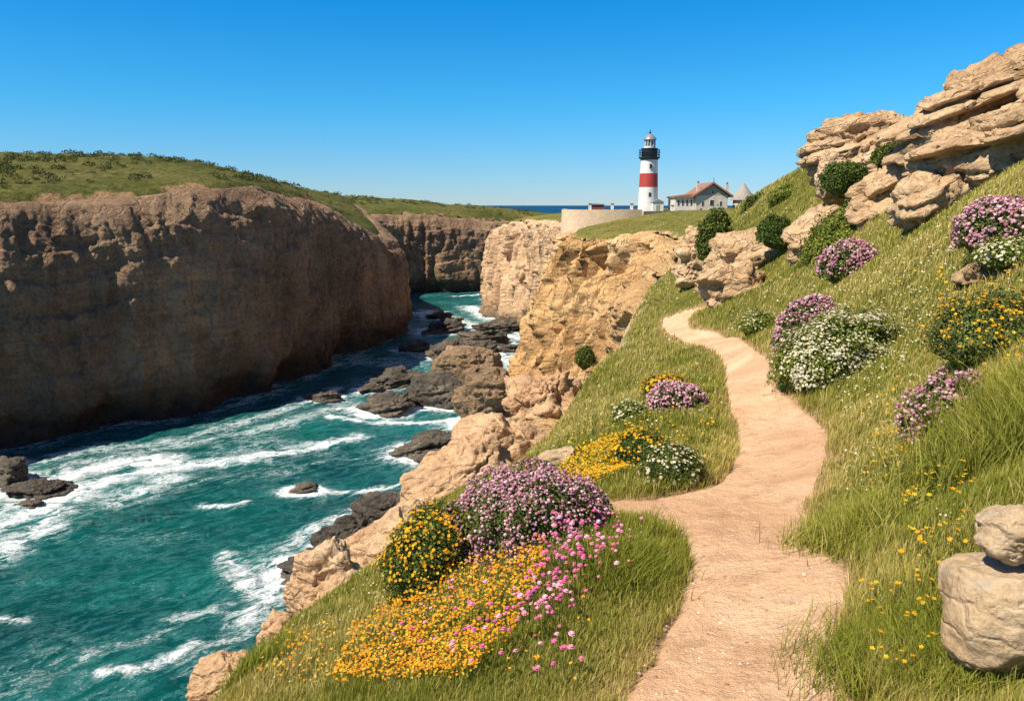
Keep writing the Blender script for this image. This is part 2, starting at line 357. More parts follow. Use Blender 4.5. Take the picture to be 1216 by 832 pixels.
def ground_mat():
    m, nt, p = newmat('ground'); b = NB(nt); geo = b.n('ShaderNodeNewGeometry'); P = geo.outputs['Position']
    pa = b.n('ShaderNodeAttribute'); pa.attribute_name = 'pathd'; ra = b.n('ShaderNodeAttribute'); ra.attribute_name = 'rimd'; fa = b.n('ShaderNodeAttribute'); fa.attribute_name = 'far'
    n1 = b.noise(P, 0.6, 6, 0.6); n2 = b.noise(P, 5, 6, 0.7); n3 = b.noise(P, 0.09, 5, 0.6)
    g = b.ramp(n1, [(0.3, (0.085, 0.09, 0.016)), (0.5, (0.16, 0.15, 0.03)), (0.7, (0.25, 0.20, 0.06))])
    g = b.mix(b.mapr(n2, 0.35, 0.65, 0.55, 0.0), g, (0.045, 0.055, 0.012))
    g = b.mix(b.mapr(n3, 0.5, 0.62, 0.0, 0.45), g, (0.24, 0.19, 0.06))
    s = b.mix(n2, (0.26, 0.16, 0.08), (0.42, 0.27, 0.15))
    e = b.math('ADD', pa.outputs['Fac'], b.mapr(n2, 0.3, 0.7, -0.08, 0.08))
    c = b.mix(b.mapr(e, 0.05, 0.22, 1.0, 0.0), g, s)
    e2 = b.math('ADD', ra.outputs['Fac'], b.mapr(n1, 0.3, 0.7, -0.5, 0.9))
    c = b.mix(b.mapr(e2, 0.25, 0.9, 0.85, 0.0), c, (0.52, 0.35, 0.19))
    b.l(c, p.inputs['Base Color']); p.inputs['Roughness'].default_value = 0.95; p.inputs['Specular IOR Level'].default_value = 0.1
    b.l(b.bump(b.math('ADD', n2, b.math('MULTIPLY', b.noise(P, 1.5, 5, .7), 2.0)), 0.06), p.inputs['Normal']); return m
def path_mat():
    m, nt, p = newmat('path earth'); b = NB(nt); geo = b.n('ShaderNodeNewGeometry'); P = geo.outputs['Position']
    n1 = b.noise(P, 1.3, 6, 0.6, 0.4); n2 = b.noise(P, 28, 6, 0.7); n3 = b.noise(P, 120, 3, 0.6); n4 = b.noise(P, 5.5, 5, 0.6)
    c = b.ramp(n1, [(0.28, (0.52, 0.30, 0.165)), (0.5, (0.64, 0.40, 0.235)), (0.72, (0.72, 0.50, 0.32))])
    c = b.mix(b.mapr(n4, 0.54, 0.66, 0, 0.5), c, (0.42, 0.235, 0.13))
    c = b.mix(b.mapr(n2, 0.55, 0.75, 0, 0.5), c, (0.72, 0.53, 0.37)); c = b.mix(b.mapr(n2, 0.25, 0.42, 0.5, 0), c, (0.33, 0.18, 0.10))
    c = b.mix(b.mapr(n3, 0.60, 0.72, 0, 0.4), c, (0.25, 0.15, 0.09))
    b.l(c, p.inputs['Base Color']); p.inputs['Roughness'].default_value = 0.95; p.inputs['Specular IOR Level'].default_value = 0.1
    h = b.math('ADD', b.math('MULTIPLY', n4, 2.8), b.math('ADD', n2, b.math('MULTIPLY', n3, 0.4)))
    b.l(b.bump(h, 0.022), p.inputs['Normal']); return m
M_ground, M_path = ground_mat(), path_mat()
tag(mesh_np('ground', V_, F_, M_ground, attrs={'pathd': pd_, 'rimd': rd_[0]}), 'grassy headland slope falling from the rocky ridge to the cliff edge', kind='structure')
pf = F_[(pd_[F_] < 0.10).any(1)]
Vp = V_.copy(); Vp[:, 2] += 0.016 * np.clip(-pd_ / 0.03, -1.6, 1)
Vp2, Fp2, _ = compact(Vp, pf, {})
tag(mesh_np('path', Vp2, Fp2, M_path), 'winding bare sandy footpath through the grass', kind='structure')

# ------------------------------------------------------------------ cliffs
def cliff(name, rimc, hfun, mat, nper, rows, power, label, caves=(), seed=0, ub=1.0, buttress=1.0, bias=0.0, side=1, blkf=1.0, finef=.30):
    Q = rimc; xy = Q[:, :2]; t = np.gradient(xy, axis=0)
    for _ in range(6): t[1:-1] = (t[:-2] + t[1:-1] * 2 + t[2:]) / 4
    t /= np.linalg.norm(t, axis=1)[:, None]; nrm = np.c_[-t[:, 1], t[:, 0]] * side
    w, amp, out, sh = Q[:, 2:6].T; rr = np.hypot(*xy.T)
    zr = hfun(xy[:, 0], xy[:, 1]); H = zr - SEA + 3
    u = np.linspace(0, 1, rows); pw = np.interp(rr, [10, 100], power)
    n = len(Q); Vv = np.zeros((rows + 4, n, 3))
    prof = []
    for k, (o, d) in enumerate(((-1.6, .8), (-1.1, .36), (-.6, .17), (-.2, .24))): prof.append((o * w, d * w))
    for k in range(rows):
        f = u[k] ** pw; d = .55 * w + f * (H - .55 * w); o = .15 * w + sh * (1 - np.exp(-(d - .5 * w) / (0.9 * sh + .01))) + (out - sh) * np.clip(f, 0, 1) ** .9
        prof.append((o, d))
    O = np.array([p[0] for p in prof]); D = np.array([p[1] for p in prof])
    X = xy[None, :, 0] + nrm[None, :, 0] * O; Y = xy[None, :, 1] + nrm[None, :, 1] * O; Z = zr[None] - D
    A = amp[None] * np.clip((.7 if side > 0 else .5) + D / (3 * w[None] + 1), 0, 1)
    # displacement: buttresses and gullies, ledges, blocks, grain
    L = 5.5 * amp[None]
    wx = X + L * .35 * pn(X / L, Y / L, Z / L, 91 + seed); wy = Y + L * .35 * pn(X / L, Y / L, Z / L, 92 + seed)
    but = 1 - np.abs(fbm(wx / (L * .9), wy / (L * .9), Z / (L * 7), seed, 3)) * 2.6
    blk = fbm(wx / (L * .30), wy / (L * .30), Z / (L * 1.0), seed + 5, 4, .55)
    lz = Z / (1.9 * amp[None]) + 1.1 * pn(X / (L * 2), Y / (L * 2), 0, seed + 8); fr = lz - np.floor(lz)
    led = (sstep(0, .55, fr) - sstep(.8, 1, fr)) * (0.5 + pn(X / L, Y / L, np.floor(lz), seed + 9))
    fine = fbm(X / (L * .09), Y / (L * .09), Z / (L * .12), seed + 20, 4, .6)
    dis = A * (buttress * 1.25 * but + .85 * blkf * blk + .32 * ub * led + finef * fine)
    for (cx, cy, cz, rad, dep, hh) in caves:
        q = ((X - cx) ** 2 + (Y - cy) ** 2) / rad ** 2 + np.clip(Z - cz, 0, None) ** 2 / hh ** 2
        dis -= dep * np.exp(-q ** 1.6) 
    dis += bias * A
    if side > 0: gl = fbm(X / (L * .55) + 3, Y / (L * .55), Z / (L * 9), seed + 60, 2); dis -= 1.9 * A * np.exp(-(gl / .10) ** 2) * sstep(.5, 2.5, D) * (amp[None] > .9)
    dis -= 1.6 * sstep(SEA + 6, SEA + 1, Z) * (amp[None] > 1.2)
    X = X + nrm[None, :, 0] * dis; Y = Y + nrm[None, :, 1] * dis; Z = Z + A * .5 * fbm(X / L * 1.5, Y / L * 1.5, Z / L * 1.5, seed + 40, 3)
    V = np.stack([X, Y, Z], -1).reshape(-1, 3); i = (np.arange(rows + 3)[:, None] * n + np.arange(n - 1)[None]).ravel()
    return tag(mesh_np(name, V, np.c_[i, i + n, i + n + 1, i + 1] if side < 0 else np.c_[i, i + 1, i + n + 1, i + n], mat), label, kind='structure')
def resample(Q, k):
    """spacing proportional to distance from the viewpoint"""
    d = np.linalg.norm(np.diff(Q[:, :2], axis=0), axis=1); s = np.r_[0, np.cumsum(d)]; rr = np.hypot(Q[:, 0], Q[:, 1])
    dens = 1 / (k * np.clip(rr, 4, None)); c = np.r_[0, np.cumsum((dens[1:] + dens[:-1]) / 2 * d)]; n = int(c[-1])
    si = np.interp(np.linspace(0, c[-1], n), c, s); return np.array([np.interp(si, s, Q[:, j]) for j in range(Q.shape[1])]).T
RIMS = smooth_line(rim, 40)
def hrim(x, y): return tps(x, y) + 0.22 * fbm(x * .35, y * .35, 0, 3, 3) * sstep(9, 22, np.hypot(x, y)) + 0.9 * fbm(x * .05, y * .05, 0, 4, 3) * sstep(50, 130, np.hypot(x, y)) * (1 - .8 * sstep(150, 180, np.hypot(x, y)))
RN = resample(RIMS, 0.0024); 
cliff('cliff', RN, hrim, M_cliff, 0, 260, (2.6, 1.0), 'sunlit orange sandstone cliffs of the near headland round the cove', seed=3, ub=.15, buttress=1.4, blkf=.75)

# far side: rim and plateau
lr = np.array([(-150, 0, 2, 2.2, 4, 2), (-125, 40, 2, 2.2, 3, 1.5), (-97, 82, 2, 2.2, 4, 3), (-77, 109, 2.5, 2.4, 4, 3.2), (-63, 123, 2.5, 2.4, 4, 3.2), (-51, 138, 2.5, 2.4, 4, 3.2), (-47, 157, 2.5, 2.3, 4, 3), (-42, 180, 3, 2.0, 5, 3), (-38, 198, 3, 2.0, 6, 3.5),
               (-36, 216, 3, 2.0, 5, 3), (-46, 240, 3, 2.0, 4, 2), (-55, 262, 3, 2.2, 4, 2), (-58, 285, 3, 2.2, 4, 2), (-47, 303, 3, 2.2, 4, 2), (-28, 311, 3, 2.4, 5, 2), (-10, 318, 3, 2.4, 5, 2), (6, 332, 3, 2.4, 5, 2), (24, 340, 3, 2.2, 5, 2), (40, 370, 3, 2, 5, 2), (20, 420, 3, 2, 5, 2), (-80, 480, 3, 2, 5, 2), (-300, 520, 3, 2, 5, 2)])
lr[:, 1] += 0
LR = smooth_line(lr, 10); LPOLY = np.vstack([LR[:, :2], [(-600, 500), (-600, -40), (-150, -40)]])
lc = [(0, 227, 113), (150, 224, 124), (300, 212, 141), (350, 228, 158), (410, 247, 182), (445, 268, 198), (440, 262, 215), (0, 186, 170), (100, 183, 185), (200, 190, 185), (290, 204, 175), (150, 205, 145), (50, 205, 135),
      (345, 222, 235), (400, 232, 260), (410, 248, 282), (480, 250, 303), (540, 252, 315), (600, 257, 325), (620, 255, 335), (420, 235, 400), (500, 240, 390), (560, 245, 370), (600, 248, 350)]
lp = [tuple(at(*c)) for c in lc] + [(-150, 0, 2), (-125, 40, 2), (-97, 82, 2), (-150, 110, 9), (-200, 200, 14), (-90, 240, 8), (-120, 300, 5), (-200, 400, 3), (-500, 400, 6), (-400, 100, 12), (30, 345, -6), (0, 420, -8), (-80, 470, -6)]
ltps = TPS(lp)
def left(x, y, rd=None):
    x = np.asarray(x, float).ravel(); y = np.asarray(y, float).ravel(); r = np.hypot(x, y); z = ltps(x, y) + 1.1 * fbm(x * .035, y * .035, 0, 60, 5, .55)
    d, t = rd if rd is not None else seg_dist(np.c_[x, y], LR[:, :2]); w = np.interp(t, np.arange(len(LR)), LR[:, 2])
    return z - w * .55 * (1 - sstep(0, 1, d / w)) - 1.2 * (1 - sstep(0, 10, d)) ** 2
def lrim(x, y): return ltps(x, y) + 1.1 * fbm(x * .035, y * .035, 0, 60, 5, .55) - 1.2
bx, by, BF = polar(R(-100), R(16), R(15), 240, 2, 60, 600, 330)
bx, by, BF = (lambda th, rr: (lambda T, Q: ((Q * np.sin(T)).ravel(), (Q * np.cos(T)).ravel(), (lambda i, n: np.c_[i, i + 1, i + 1 + n, i + n])(((np.arange(len(rr) - 1)[:, None] * len(th)) + np.arange(len(th) - 1)[None]).ravel(), len(th))))(*np.meshgrid(th, rr)))(
    np.concatenate([np.linspace(R(-95), R(-40), 60, endpoint=False), np.linspace(R(-40), R(12), 480)]), np.geomspace(70, 620, 360))
ins = inside(np.c_[bx, by], LPOLY); V2, F2, _ = compact(np.c_[bx, by, 0 * bx], BF[ins[BF].all(1)], {})
rd2 = seg_dist(V2[:, :2], LR[:, :2]); V2[:, 2] = left(V2[:, 0], V2[:, 1], rd2)
def plateau_mat():
    m, nt, p = newmat('plateau scrub ground'); b = NB(nt); geo = b.n('ShaderNodeNewGeometry'); P = geo.outputs['Position']
    ra = b.n('ShaderNodeAttribute'); ra.attribute_name = 'rimd'
    n1 = b.noise(P, 0.06, 6, 0.65); n2 = b.noise(P, 0.7, 6, 0.7)
    g = b.ramp(n1, [(0.32, (0.07, 0.08, 0.018)), (0.5, (0.13, 0.125, 0.03)), (0.68, (0.19, 0.15, 0.05))])
    g = b.mix(b.mapr(n2, 0.38, 0.6, 0.7, 0.0), g, (0.035, 0.045, 0.012))
    e2 = b.math('ADD', ra.outputs['Fac'], b.mapr(b.noise(P, 0.15, 6, .65), 0.3, 0.7, -4.0, 6.0))
    c = b.mix(b.mapr(e2, 0.5, 2.5, 0.95, 0.0), g, b.mix(n2, (0.22, 0.12, 0.06), (0.45, 0.28, 0.15)))
    b.l(c, p.inputs['Base Color']); p.inputs['Roughness'].default_value = 0.95; p.inputs['Specular IOR Level'].default_value = 0.1
    b.l(b.bump(n2, 0.8), p.inputs['Normal']); return m
tag(mesh_np('plateau', V2, F2, plateau_mat(), attrs={'rimd': rd2[0]}), 'scrubby green plateau on top of the shaded cliff across the inlet', kind='structure')
LRS = resample(smooth_line(lr, 40), 0.0017)
c1 = sea_at(392, 440); c2 = sea_at(300, 475); c3 = sea_at(215, 500)
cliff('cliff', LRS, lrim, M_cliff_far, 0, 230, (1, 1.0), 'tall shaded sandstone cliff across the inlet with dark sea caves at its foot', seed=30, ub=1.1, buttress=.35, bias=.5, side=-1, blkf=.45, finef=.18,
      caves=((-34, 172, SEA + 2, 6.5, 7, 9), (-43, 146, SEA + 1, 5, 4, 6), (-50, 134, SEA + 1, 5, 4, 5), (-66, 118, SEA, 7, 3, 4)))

# ------------------------------------------------------------------ sea
sx, sy, SF = polar(R(-110), R(110), R(38), 900, 30, 26, 30000, 900)
fo = np.zeros(len(sx))
def stroke(ptsx, w, st, cross=None):
    global fo
    Q = sea_at(np.array([p[0] for p in ptsx]), np.array([p[1] for p in ptsx]))[:, :2]; Q = smooth_line(Q, 6)
    m = (sx > Q[:, 0].min() - 4 * w) & (sx < Q[:, 0].max() + 4 * w) & (sy > Q[:, 1].min() - 4 * w) & (sy < Q[:, 1].max() + 4 * w)
    d, _ = seg_dist(np.c_[sx[m], sy[m]], Q); d = d + 0.35 * w * pn(sx[m] / w / .9, sy[m] / w / .9, 0, 77)
    fo[m] = np.maximum(fo[m], st * np.exp(-(np.clip(d, 0, None) / w) ** 2))
for s in [([(-40, 640), (40, 610), (130, 572), (230, 552), (330, 538), (420, 520)], 2.4, .85), ([(-40, 600), (60, 572), (130, 555), (200, 548)], 3.0, .95), ([(0, 560), (100, 535), (200, 522), (320, 492), (400, 462)], 2.2, .55),
          ([(-20, 660), (30, 640), (70, 612)], 3.2, .75), ([(-20, 625), (60, 595), (140, 590), (200, 570)], 3.6, .62), ([(60, 560), (200, 530), (330, 505), (420, 480)], 3.0, .5), ([(500, 372), (540, 380), (600, 400)], 5, .75), ([(560, 365), (590, 380), (618, 396)], 5, .9), ([(570, 415), (600, 420), (620, 440)], 4, .8), ([(390, 497), (440, 500), (510, 502), (560, 492)], 0.9, .95), ([(400, 488), (430, 484), (470, 490)], 1.2, .75), ([(360, 582), (410, 583), (460, 578), (510, 570)], .75, .9),
          ([(240, 600), (275, 603), (292, 598)], .7, .8), ([(270, 660), (300, 700), (330, 705), (380, 700)], 1.6, .72), ([(290, 735), (350, 690), (380, 640), (400, 620)], 1.7, .7), ([(340, 650), (375, 628), (420, 605)], 1.4, .65),
          ([(120, 800), (170, 795), (210, 780), (230, 765)], .9, .75), ([(60, 790), (130, 770), (200, 750)], 1.0, .42), ([(0, 735), (30, 738)], .6, .7), ([(210, 735), (270, 720)], 1.2, .5), ([(230, 790), (270, 760), (330, 730)], 1.5, .5), 
          ([(585, 355), (600, 366), (618, 385)], 5, .95), ([(540, 352), (575, 350), (590, 345)], 2.5, .8), ([(500, 368), (530, 370)], 2.0, .7), ([(585, 395), (620, 402)], 2.5, .8), ([(575, 425), (615, 430)], 2.0, .8), ([(590, 440), (612, 444)], 1.5, .8),
          ([(480, 530), (500, 560), (560, 550)], 1.4, .45), ([(340, 560), (400, 545), (470, 545)], .8, .35), ([(150, 585), (250, 570), (350, 560)], 1.4, .35), ([(420, 462), (500, 475), (480, 450)], 1.8, .6)]: stroke(*s)
ROCKS_SEA = []
far = np.hypot(sx, sy)
amp_w = sstep(20, 60, far) * (1 - sstep(300, 900, far))
sz = SEA + amp_w * (0.55 * fbm(sx * .07 + .4 * pn(sx * .03, sy * .03), sy * .10, 0, 50, 4, .55) + 0.10 * fbm(sx * .6, sy * .75, 0, 51, 3) + .35 * fo * (0.4 + fbm(sx * .35, sy * .35, 0, 53, 3)))
lowf = fbm(sx * .035, sy * .045, 0, 52, 3) 
shallow = np.exp(-((sx - 0) / 26) ** 2) * sstep(70, 130, sy) * (1 - sstep(300, 420, sy))
def sea_mat():
    m, nt, p = newmat('sea water'); b = NB(nt); geo = b.n('ShaderNodeNewGeometry'); P = geo.outputs['Position']
    fa = b.n('ShaderNodeAttribute'); fa.attribute_name = 'foam'; lo = b.n('ShaderNodeAttribute'); lo.attribute_name = 'lowf'; di = b.n('ShaderNodeAttribute'); di.attribute_name = 'dist'; sh = b.n('ShaderNodeAttribute'); sh.attribute_name = 'shallow'
    pos = b.map(P, (0.75, 1.6, 0), (0, 0, R(-38)))
    cn = b.noise(pos, 0.05, 5, 0.6, 0.5)
    c = b.ramp(cn, [(0.3, (0.0, 0.030, 0.034)), (0.55, (0.001, 0.066, 0.062)), (0.75, (0.004, 0.130, 0.112))])
    c = b.mix(b.math('MULTIPLY', sh.outputs['Fac'], 0.4), c, (0.006, 0.16, 0.165))
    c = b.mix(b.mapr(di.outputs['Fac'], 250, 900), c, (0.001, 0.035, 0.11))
    # streaky lace
    w = b.noise(pos, 0.35, 4, 0.6); cb = b.n('ShaderNodeVectorMath', operation='ADD'); comb = b.n('ShaderNodeCombineXYZ')
    b.l(b.mapr(w, 0, 1, -2.2, 2.2), comb.inputs[0]); b.l(b.mapr(b.noise(b.map(pos, (1, 1, 1), (0, 0, 1.2)), 0.3, 4, .6), 0, 1, -2.2, 2.2), comb.inputs[1]); b.l(pos, cb.inputs[0]); b.l(comb.outputs[0], cb.inputs[1])
    n1 = b.noise(cb.outputs[0], 0.30, 7, 0.62, 0.6); rid = b.math('SUBTRACT', 1.0, b.math('MULTIPLY', b.math('ABSOLUTE', b.math('SUBTRACT', n1, 0.5)), 6.5), clamp=True)
    n2 = b.noise(cb.outputs[0], 1.5, 8, 0.7, 0.4); rid2 = b.math('SUBTRACT', 1.0, b.math('MULTIPLY', b.math('ABSOLUTE', b.math('SUBTRACT', n2, 0.5)), 8.0), clamp=True)
    base = b.math('MULTIPLY', b.mapr(lo.outputs['Fac'], 0.05, 0.55, 0.0, 0.34), b.mapr(di.outputs['Fac'], 300, 500, 1, 0))
    f = b.math('MAXIMUM', fa.outputs['Fac'], base)
    tex = b.math('ADD', b.math('MULTIPLY', rid, 0.55), b.math('MULTIPLY', rid2, 0.45))
    tex = b.math('ADD', tex, b.math('MULTIPLY', b.noise(P, 4, 5, .7), 0.25))
    s = b.math('ADD', b.math('MULTIPLY', f, 1.05), b.math('MULTIPLY', tex, 1.15))
    mask = b.mapr(s, 1.25, 1.85)
    patch = b.mapr(s, 0.8, 1.6, 0, 0.35)
    caps = b.math('MULTIPLY', b.mapr(b.noise(b.map(P, (0.5, 2.2, 1), (0, 0, R(-12))), 0.35, 7, 0.7), 0.72, 0.77), b.mapr(di.outputs['Fac'], 300, 600, 0.7, 0))
    mask = b.math('MAXIMUM', mask, caps)
    c = b.mix(patch, c, (0.12, 0.42, 0.42)); c = b.mix(mask, c, (0.78, 0.82, 0.84))
    b.l(c, p.inputs['Base Color']); b.l(b.math('MAXIMUM', b.mapr(mask, 0, 1, 0.10, 0.8), b.mapr(di.outputs['Fac'], 250, 1500, 0.1, 0.6)), p.inputs['Roughness']); p.inputs['IOR'].default_value = 1.33
    b.l(b.math('MINIMUM', b.mapr(mask, 0, 1, 0.5, 0.1), b.mapr(di.outputs['Fac'], 250, 1500, 0.5, 0.03)), p.inputs['Specular IOR Level'])
    wv = b.noise(b.map(P, (1, 1.6, 1), (0, 0, R(-15))), 0.9, 7, 0.62, 0.3)
    wv2 = b.noise(b.map(P, (1, 1.8, 1), (0, 0, R(-15))), 0.22, 5, 0.6, 0.3)
    h = b.math('ADD', b.math('MULTIPLY', wv, 0.28), b.math('MULTIPLY', wv2, 1.5)); h = b.math('ADD', h, b.math('MULTIPLY', mask, 0.12))
    b.l(b.bump(h, 0.55), p.inputs['Normal']); return m
SEAV = np.c_[sx, sy, sz]

# ------------------------------------------------------------------ rocks
_ico = {}
def ico(n):
    if n not in _ico:
        bm = bmesh.new(); bmesh.ops.create_icosphere(bm, subdivisions=n, radius=1); bm.verts.ensure_lookup_table()
        _ico[n] = (np.array([v.co[:] for v in bm.verts]), np.array([[v.index for v in f.verts] for f in bm.faces])); bm.free()
    return _ico[n]
def rock(name, c, size, mat, label, cat='rock', rot=(0, 0, 0), seed=0, sub=5, sq=0.7, lump=.28, led=.10, nl=3.0, fine=.05, group=None, kind=None, cut=.25, crack=1.0):
    """a weathered block: squarish blob, planar chips, ledges along its bedding, pits"""
    V, F = ico(sub); D = V.copy(); P = np.sign(D) * np.abs(D) ** sq; P /= np.linalg.norm(P, axis=1)[:, None] ** .35
    rs = np.random.default_rng(seed * 13 + 5)
    for _ in range(9):                                  # planar chips
        n = rs.normal(size=3); n /= np.linalg.norm(n); d = rs.uniform(.62, .95); q = P @ n; m = q > d; P[m] -= np.outer((q[m] - d) * .85 * cut / .25, n) if cut <= .29 else np.outer((q[m] - d), n)
    s = seed * 7.3
    P = P * (1 + lump * fbm(D[:, 0] * 1.1 + s, D[:, 1] * 1.1, D[:, 2] * 1.1 + s, seed, 3))[:, None]
    S = np.array(size) / 2; rad = S.mean()
    Q = P * S; k = 1 / rad
    lz = (P[:, 2] * nl + .7 * pn(P[:, 0] * .9 + s, P[:, 1] * .9, P[:, 2] * .5, seed + 3)); fi = np.floor(lz); fr = lz - fi
    hsh = pn(P[:, 0] * .8 + fi * 5.1, P[:, 1] * .8 + s, fi * 3.7, seed + 4)
    ld = led * ((sstep(0, .3, fr) - sstep(.72, 1, fr)) * (.35 + 1.6 * hsh) + .9 * hsh)
    dirh = np.c_[D[:, :2], D[:, 2] * .35]
    Q = Q + dirh * (ld * rad * 1.6)[:, None]
    cr_ = np.abs(fbm(P[:, 0] * 1.5 + s, P[:, 1] * 1.5, P[:, 2] * 1.9, seed + 8, 3, .5)); Q = Q - D * ((.13 * crack * np.exp(-(cr_ / .07) ** 2)) * rad)[:, None]
    f1 = fbm(Q[:, 0] * k * 2.6 + s, Q[:, 1] * k * 2.6, Q[:, 2] * k * 4.2, seed + 5, 5, .55); pit = np.clip(-fbm(Q[:, 0] * k * 5 + s, Q[:, 1] * k * 5, Q[:, 2] * k * 6, seed + 6, 2) - .25, 0, None)
    f1 = f1 * .6 + .8 * (.35 - np.abs(fbm(Q[:, 0] * k * 2.2 + 5 + s, Q[:, 1] * k * 2.2, Q[:, 2] * k * 4.0, seed + 15, 4, .6)))
    Q = Q + D * ((fine * 1.9 * f1 - fine * 3 * pit) * rad)[:, None]
    M = np.array(Euler(rot).to_matrix()); Q = Q @ M.T
    o = mesh_np(name, Q, F, mat); o.location = tuple(float(t) for t in c); return tag(o, label, cat, group, kind)
def px_rock(name, x0, x1, y0, y1, Y, mat, label, dep=.9, **kw):
    """a rock filling the given photo window at distance Y"""
    c = at((x0 + x1) / 2, (y0 + y1) / 2, Y); k = Y / (CP - ((y0 + y1) / 2 - 416) / FPX * SP) / FPX
    return rock(name, c, ((x1 - x0) * k, (x1 - x0) * k * dep, (y1 - y0) * k), mat, label, **kw)
# upper right outcrop
T = R(-19)
px_rock('sandstone_outcrop', 962, 1105, 128, 218, 21.5, M_out, 'rounded sandstone outcrop with a beak like nose at the left end of the ridge', rot=(0, T, 0), seed=1, sub=6, led=.16, nl=3.5, lump=.2, sq=.6)
px_rock('sandstone_block', 966, 1012, 182, 250, 20.5, M_out, 'narrow sandstone pillar holding up the nose of the ridge outcrop', rot=(0, T, .3), seed=2, sub=5, led=.14, nl=2.5)
px_rock('sandstone_slab', 1056, 1290, 74, 180, 16.5, M_out, 'huge layered sandstone slab overhanging a shadowed hollow on the skyline', rot=(0, R(-21), 0), seed=3, sub=6, led=.17, nl=4.5, lump=.16, sq=.55)
px_rock('sandstone_slab', 1112, 1330, 118, 222, 12.6, M_out, 'lower layered sandstone slab reaching the right edge of the photo', rot=(0, R(-17), 0), seed=4, sub=6, led=.16, nl=3.5, lump=.2, sq=.6)
px_rock('sandstone_slab', 1185, 1400, 72, 200, 13.6, M_out, 'ridged sandstone slab at the top right corner of the outcrop', rot=(0, R(-24), 0), seed=14, sub=6, led=.15, nl=4, lump=.2, sq=.6)
px_rock('sandstone_block', 1030, 1130, 160, 225, 19.5, M_out, 'bulging sandstone block beneath the overhanging slab', rot=(0, T, 0), seed=5, sub=6, led=.16, nl=3)
px_rock('sandstone_block', 1110, 1166, 168, 224, 14.8, M_out, 'rounded sandstone foot under the lower slab beside a bush', rot=(0, R(-8), 0), seed=6, sub=5, led=.15, nl=3)
px_rock('sandstone_ledge', 1000, 1100, 200, 262, 17.0, M_out, 'long sandstone ledge running down the grass below the ridge outcrop', rot=(0, R(-32), 0), seed=7, sub=5, led=.15, nl=2.5)
px_rock('sandstone_ledge', 930, 1012, 250, 308, 19.0, M_out, 'broken sandstone ledge beside the yellow green bush', rot=(0, R(-36), 0), seed=8, sub=5, led=.15, nl=2.5)
px_rock('sandstone_ledge', 1052, 1142, 210, 274, 12.6, M_out, 'tilted grey topped sandstone ledge jutting from the slope', rot=(0, R(-33), 0), seed=9, sub=5, led=.2, nl=2.2)
px_rock('limestone_slab', 1134, 1176, 312, 338, 7.9, M_pale, 'small pale flat stone lying in the grass of the upper slope', cat='stone', rot=(0, R(-22), 0), seed=10, sub=4)
# outcrop by the bend of the path
px_rock('sandstone_outcrop', 852, 955, 268, 380, 24.5, M_out, 'cream sandstone outcrop above the bend of the path', rot=(0, R(-14), 0), seed=11, sub=6, led=.12, nl=3.2, lump=.2, sq=.6)
px_rock('sandstone_outcrop', 798, 852, 270, 345, 28.0, M_out, 'rounded sandstone shoulder left of the dark crevice bush', rot=(0, R(10), 0), seed=12, sub=6, led=.12, nl=3, lump=.2)
px_rock('sandstone_block', 833, 905, 312, 372, 21.5, M_out, 'low sandstone block at the foot of the outcrop by the path bend', rot=(0, R(-10), 0), seed=13, sub=5, led=.15, nl=2.6)
# cairn stones on the right
px_rock('boulder', 1122, 1295, 642, 812, 2.2, M_pale, 'big pale weathered boulder in the grass at the right edge', cat='boulder', rot=(.1, R(6), .2), seed=20, sub=6, led=.02, nl=2, fine=.016, lump=.12, sq=.85, crack=.15)
px_rock('stone', 1168, 1248, 590, 668, 2.2, M_pale, 'grey stone balanced on top of the big pale boulder', cat='stone', rot=(0, R(10), 0), seed=21, sub=6, led=.05, nl=2.5, fine=.025, lump=.16, sq=.75, crack=.4)
# cliff-edge rocks, near
px_rock('edge_boulder', 396, 535, 592, 740, 7.0, M_edge, 'large sunlit tan boulder behind the yellow flowering bush', cat='boulder', seed=22, sub=6, led=.05, nl=3, rot=(0, R(-20), .3), lump=.2, crack=.5)
px_rock('edge_boulder', 340, 462, 640, 790, 5.9, M_edge, 'tan boulder leaning over the sea below the large one', cat='boulder', seed=23, sub=6, led=.05, nl=3, rot=(0, R(-35), 0), lump=.2, crack=.5)
px_rock('edge_boulder', 305, 360, 724, 790, 5.2, M_edge, 'small knob of tan rock on the cliff edge between two larger rocks', cat='boulder', seed=24, sub=5, led=.08, nl=3)
px_rock('edge_boulder', 226, 320, 778, 850, 4.6, M_edge, 'pale rock at the lowest left corner of the flowered slope', cat='boulder', seed=25, sub=6, led=.08, nl=3, rot=(0, R(-32), 0))
px_rock('edge_boulder', 480, 612, 520, 648, 9.3, M_edge, 'long cream rock shoulder at the cliff edge above the turquoise water', cat='boulder', seed=26, sub=6, led=.05, nl=3, rot=(0, R(-30), .2), lump=.2, crack=.5)
px_rock('edge_boulder', 548, 655, 480, 600, 12.3, M_edge, 'cream rock bulge where the cliff edge meets the grass', cat='boulder', seed=27, sub=6, led=.06, nl=3, rot=(0, R(-35), 0), lump=.2, crack=.5)
px_rock('edge_boulder', 605, 690, 430, 545, 16, M_edge, 'upright orange rock rib at the lip of the cove', cat='boulder', seed=28, sub=6, led=.1, nl=3, rot=(0, R(-25), 0), lump=.4)
px_rock('stone', 640, 686, 532, 557, 7.25, M_pale, 'small flat pale stone on the grass above the yellow flowers', cat='stone', rot=(0, R(-12), 0), seed=29, sub=4)
